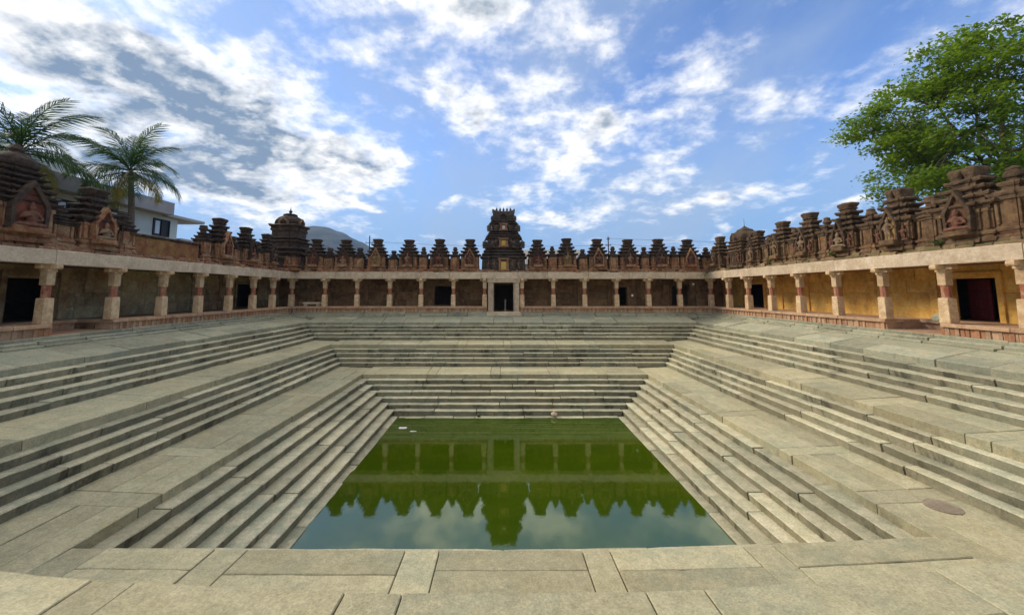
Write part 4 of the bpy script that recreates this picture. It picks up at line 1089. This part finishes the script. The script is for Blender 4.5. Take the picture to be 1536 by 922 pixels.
# ---------------------------------------------------------------- grey house beyond the shaded gallery
M['house_wall'] = plain('grey_green_render', (.52, .56, .52), .8, .16, 2)
M['house_slab'] = plain('stained_concrete', (.34, .33, .33), .85, .25, 1.5)
M['house_dark'] = plain('dark_room', (.02, .022, .025), .6, .2)
M['glass'] = plain('window_pane', (.55, .62, .66), .08, .1, 4, .6)
hs = empty('flat_roofed_house', (-30, 26, .3), 'grey-green flat-roofed house behind the shorter palm', 'house')
def hb(name, x0, x1, y0, y1, z0, z1, m, par=None, c=.02):
    mb = MB(); mb.box(x0, x1, y0, y1, z0, z1, c); return mb.build(name, m, par or hs)
hb('wall', -36, -25.3, 18.0, 30.9, .3, 7.70, M['house_wall'])
hb('roof', -36.5, -24.4, 17.0, 29.4, 7.62, 8.55, M['house_slab'])
hb('sunshade', -36.2, -24.9, 29.41, 33.2, 7.58, 7.80, M['house_slab'])
hb('porch_roof', -34, -25.0, 30.95, 33.6, 5.9, 6.12, M['house_slab'])
hb('lower_wall', -33.8, -25.6, 30.92, 33.2, .3, 5.89, M['house_wall'])
hb('upper_room', -36, -27.2, 17.5, 25.0, 8.56, 10.2, M['house_wall'])
for y0, y1, z0, z1 in ((28.75, 30.05, 6.15, 7.25), (25.4, 26.6, 5.6, 7.2), (22.3, 23.7, 6.1, 7.2), (19.6, 21.0, 6.1, 7.2)):
    mb = MB()
    for a, b, c, d in ((y0 - .08, y0, z0 - .08, z1 + .08), (y1, y1 + .08, z0 - .08, z1 + .08), (y0, y1, z0 - .08, z0), (y0, y1, z1, z1 + .08), ((y0 + y1) / 2 - .03, (y0 + y1) / 2 + .03, z0, z1)): mb.box(-25.34, -25.22, a, b, c, d, .01)
    w = mb.build('window', M['house_dark'], hs)
    mb = MB(); mb.box(-25.32, -25.285, y0, y1, z0, z1, .004); mb.build('opening', M['house_dark'], w)
    mb = MB(); mb.box(-25.31, -25.265, y0 + .12, y0 + .50, z0 + .08, z1 - .08, .004); mb.build('pane', M['glass'], w)
hb('pilaster', -25.36, -25.12, 24.5, 24.95, .3, 7.60, plain('pale_green_paint', (.42, .52, .46), .7, .1))

# ---------------------------------------------------------------- long building, poles and wires beyond the far gallery
lb = empty('long_shed', (5.8, 47, .3), 'long low shed with a grey sheet roof, showing beside the gate tower', 'building')
mb = MB(); mb.box(2.0, 9.6, 45.5, 50, .3, 5.0, .02); mb.build('wall', plain('shed_wall', (.45, .40, .32), .8), lb)
mb = MB()
r0 = [(1.6, 44.9, 4.98), (1.6, 44.9, 5.06), (1.6, 47.8, 6.95), (1.6, 50.6, 5.06), (1.6, 50.6, 4.98), (1.6, 47.8, 6.85)]
nn = 60
mb.loft([[(1.6 + 8.2 * i / nn, y, z + (.03 if i % 2 else 0)) for _, y, z in r0] for i in range(nn + 1)]); mb.build('roof', plain('grey_sheet_roof', (.33, .31, .28), .6, .2, 1), lb)
M['pole'] = plain('dark_steel', (.05, .045, .045), .6, .3)
def pole(x, y, top, label, arms):
    root = empty('utility_pole', (x, y, .3), label, 'pole', 'utility poles beyond the far gallery')
    mb = MB(); mb.tube([(x, y, .3), (x + .02, y, top * .5), (x, y, top)], [.10, .085, .06], 8); mb.build('post', M['pole'], root)
    mb = MB()
    for z, l in arms: mb.box(x - l, x + l, y - .04, y + .04, z, z + .07, .01)
    mb.build('crossarm', M['pole'], root)
    mb = MB()
    for z, l in arms:
        for k in (-.9, .9): mb.lathe([(.03, z + .07), (.05, z + .12), (.02, z + .2)], 8, (x + k * l, y))
    mb.build('insulators', M['pole'], root)
pole(-15.1, 45.5, 8.35, 'thin dark utility pole against the foot of the hill', ((7.5, .45),))
pole(12.25, 45.5, 8.25, 'thin dark utility pole among the shrines past the grey roof', ((7.9, .15), (7.2, .3)))
def wire(a, b, sag, label):
    mb = MB(); a, b = Vector(a), Vector(b); n = 40
    mb.tube([a.lerp(b, i / n) - Vector((0, 0, sag * 4 * (i / n) * (1 - i / n))) for i in range(n + 1)], .014, 5)
    tag(mb.build('power_line', M['pole'], smooth=True), label, 'cable', 'power lines beyond the far gallery')
wire((-15.1, 45.5, 7.7), (12.25, 45.5, 7.3), .35, 'thin power line strung between the two utility poles')
wire((12.25, 45.5, 8.05), (60, 47, 7.7), .35, 'upper power line running off past the sunlit corner')
wire((12.25, 45.5, 7.35), (60, 47, 6.7), .35, 'lower power line running off past the sunlit corner')

# ---------------------------------------------------------------- distant hill
hill = MB()
def hh(x, y):
    # ridge outline read along x at y = 1500, falling away front and back
    prof = [(-1150, 0), (-980, 60), (-860, 170), (-770, 205), (-715, 234), (-690, 239), (-640, 239), (-600, 222), (-560, 203), (-520, 175), (-480, 145), (-430, 105), (-360, 50), (-280, 0)]
    z = 0
    for (xa, za), (xb, zb) in zip(prof, prof[1:]):
        if xa <= x <= xb: z = za + (zb - za) * (x - xa) / (xb - xa)
    k = max(0, 1 - ((y - 1500) / (420 + 60 * noise.noise((x * .01, 3, 0)))) ** 2)
    return z * k ** .8 + (noise.fractal(Vector((x * .012, y * .012, 1)), .9, 2.1, 6) * 10 * k if z > 0 else 0) - 1
nx, ny = 120, 60
vs = [(-1200 + 980 * i / nx, 1020 + 960 * j / ny, hh(-1200 + 980 * i / nx, 1020 + 960 * j / ny)) for j in range(ny + 1) for i in range(nx + 1)]
hill.add(vs, [(j * (nx + 1) + i, j * (nx + 1) + i + 1, (j + 1) * (nx + 1) + i + 1, (j + 1) * (nx + 1) + i) for j in range(ny) for i in range(nx)], .5)
M['hill'] = stone('scrub_and_rock', (.035, .05, .022), (.075, .07, .05), (.028, .04, .016), scale=.02, streak=False, speck=.1)
tag(hill.build('hill', M['hill'], smooth=True), kind='structure')

# ---------------------------------------------------------------- small things
# pale stone bench on the far plinth by the shaded corner
bn = empty('stone_bench', (fs(470) - .05, D + .75, PL_T), 'pale stone bench on the far plinth by the shaded corner', 'bench')
bx, by = bn.location.x, bn.location.y
mb = MB(); mb.box(bx - .62, bx + .62, by - .22, by + .22, PL_T + .14, PL_T + .27, .02); mb.build('seat', M['eave'], bn)
for sx in (-1, 1):
    mb = MB(); mb.box(bx + sx * .42 - .12, bx + sx * .42 + .12, by - .18, by + .18, PL_T, PL_T + .14, .015); mb.build('leg', M['eave'], bn)
# knobbly boulder by the red door
mb = MB(); bm = bmesh.new(); bmesh.ops.create_icosphere(bm, subdivisions=3, radius=.2)
c0 = Vector(Fr(13.35, -.42, PL_T + .13))
mb.add([c0 + Vector((v.co.x * .9, v.co.y * 1.5, v.co.z * .85)) for v in bm.verts], [[v.index for v in f.verts] for f in bm.faces]); bm.free(); mb.erode(.05, 6, 3)
tag(mb.build('boulder', M['court']), 'rough grey boulder on the plinth before the red door', 'stone')
# slender pale upright shape in the dark gateway, modelled as a post
mb = MB(); mb.lathe([(.11, .60), (.10, .66), (.06, .70), (.055, 1.25), (.08, 1.30), (.05, 1.42), (.02, 1.46)], 12, (.28, D + 1.5)); tag(mb.build('pale_post', M['eave']), 'slender pale post inside the dark gateway', 'post')
# round white globe lamps hung in the far gallery
M['globe'] = plain('white_globe', (.85, .85, .83), .25, .03); M['pole'] = M['pole']
def globe(x, y, z, r, label):
    root = empty('globe_lamp', (x, y, z), label, 'lamp')
    mb = MB(); mb.lathe([(r * math.cos(a), z + r * math.sin(a)) for a in [R(-85 + 17 * k) for k in range(11)]], 16, (x, y)); mb.build('globe', M['globe'], root, smooth=True)
    mb = MB(); mb.tube([(x, y, z + r * .9), (x, y, 2.91)], .012, 6); mb.build('cord', M['pole'], root)
globe((944.5 - 752) / 21.0, D + .9, 1.72, .09, 'small white globe lamp hanging low in the far gallery')
globe((1035 - 752) / 21.0, D + .9, 2.52, .09, 'small white globe lamp hanging high by the sunlit corner')
# round hollow worn in a slab of the lower terrace, and iron ring set in it
xr = 0
def disc(name, c, r0, mat, label, cat):
    mb = MB(); n = 40
    rg = lambda r, z: [(c[0] + r * (1.0 + .03 * math.sin(3 * a)) * math.cos(a), c[1] + r * 1.02 * math.sin(a), c[2] + z) for a in [2 * math.pi * k / n for k in range(n)]]
    mb.loft([rg(r0, -.02), rg(r0, .008), rg(r0 * .93, .012), rg(r0 * .88, .006), rg(r0 * .4, .004), rg(r0 * .05, .005)])
    tag(mb.build(name, mat), label, cat)
tx = 8.27
disc('round_slab', (tx, 7.95, zz(4.000)), .27, stone('dark_worn_stone', (.21, .165, .115), (.16, .13, .09), (.27, .215, .15)), 'dark round stone disc set in the broad lower terrace', 'stone disc')
# stones on the ledge, scraps on the water
def pebble(x, y, z, r, label, mat, seed):
    mb = MB(); bm = bmesh.new(); bmesh.ops.create_icosphere(bm, subdivisions=3, radius=r)
    mb.add([Vector((x, y, z)) + Vector((v.co.x * 1.15, v.co.y, v.co.z * .85)) for v in bm.verts], [[v.index for v in f.verts] for f in bm.faces]); bm.free(); mb.erode(r * .25, 1.2 / r * .8, seed)
    tag(mb.build('stone', mat, smooth=True), label, 'stone')
yl = D - 9.2
pebble((826 - 752) / 600 * 18.7, yl, zz(5.42) + .10, .12, 'smooth whitish stone on the ledge at the water edge', M['eave'], 1)
pebble((720 - 752) / 600 * 18.7, yl, zz(5.42) + .06, .08, 'small dark stone on the ledge at the water edge', M['bed'], 2)
M['paper'] = plain('wet_paper', (.72, .70, .62), .6, .15)
def scrap(x, y, w, d, label, seed):
    mb = MB(); n = 8
    vs = [(x + w * (i / n - .5) + .02 * noise.noise((i, j, seed)), y + d * (j / n - .5) + .02 * noise.noise((i, j, seed + 5)), zz(5.45) + .012 + .03 * abs(noise.noise((i * .4, j * .4, seed)))) for j in range(n + 1) for i in range(n + 1)]
    mb.add(vs, [(j * 9 + i, j * 9 + i + 1, j * 9 + i + 10, j * 9 + i + 9) for j in range(n) for i in range(n) if (i, j) not in ((0, 0), (7, 7), (7, 0))]); tag(mb.build('paper_scrap', M['paper']), label, 'litter', 'scraps floating on the water')
scrap(-3.95, 16.7, .32, .22, 'larger crumpled white scrap floating near the far water edge', 1)
scrap(-3.45, 16.3, .26, .08, 'thin pale scrap floating beside the larger crumpled one', 2)
# weeds rooted in the parapets
WL = leaf_mat('weed_leaf', (.05, .09, .02), (.12, .15, .03), .3)
def weed(loc, h, n, label, seed, hang=0.0, name='weed'):
    r = random.Random(seed); root = empty(name, loc, label, 'plant', 'weeds rooted in the parapets')
    st, lf = MB(), MB()
    for i in range(n):
        a = r.uniform(0, 6.28); d = Vector((math.cos(a) * r.uniform(.2, .9), math.sin(a) * r.uniform(.2, .9), r.uniform(.4, 1) - hang)).normalized(); L = h * r.uniform(.5, 1.1)
        p = Vector(loc); pts = [p.copy()]
        for k in range(5): p = p + d * L / 5; d = (d + Vector((0, 0, -.12 - hang * .2))).normalized(); pts.append(p.copy())
        st.tube(pts, [.008, .007, .006, .005, .004, .003], 4)
        for q in pts[1:]:
            for _ in range(4):
                u = Vector((r.gauss(0, 1), r.gauss(0, 1), r.gauss(0, .6))).normalized(); b = u.orthogonal().normalized(); l = r.uniform(.05, .10)
                lf.add([q, q + u * l * .5 + b * l * .25, q + u * l, q + u * l * .5 - b * l * .25], [(0, 1, 2, 3)], r.random())
    st.build('stem', WL, root); lf.build('leaves', WL, root, recalc=False)
weed((13.95, D - .1, 3.36), .75, 9, 'green creeper trailing over the far eave at the sunlit corner', 1, .9, 'creeper')
weed(Fr(21.2, -.12, 3.5), .32, 8, 'low weed tuft on the sunlit parapet below the second pinnacle', 2)
weed(Fr(17.0, -.05, 3.5), .28, 10, 'low weed tuft on the sunlit parapet beside the seated figure', 3)
weed(Fr(12.9, -.10, 3.5), .26, 7, 'low weed tuft on the sunlit parapet beside the wide arched shrine', 4)
# air between here and the hill
mb = MB(); mb.box(-1900, 1900, -1900, 2060, -8, 260, .5)
mv, g = new_mat('haze_air')
pv = g.n('ShaderNodeVolumePrincipled', {'Color': (.42, .62, 1.0, 1), 'Density': HAZE})
nd = g.n('ShaderNodeOutputMaterial'); g.t.links.new(pv.outputs[0], nd.inputs['Volume'])
tag(mb.build('haze', mv), kind='stuff')
sc.cycles.volume_bounces = 0
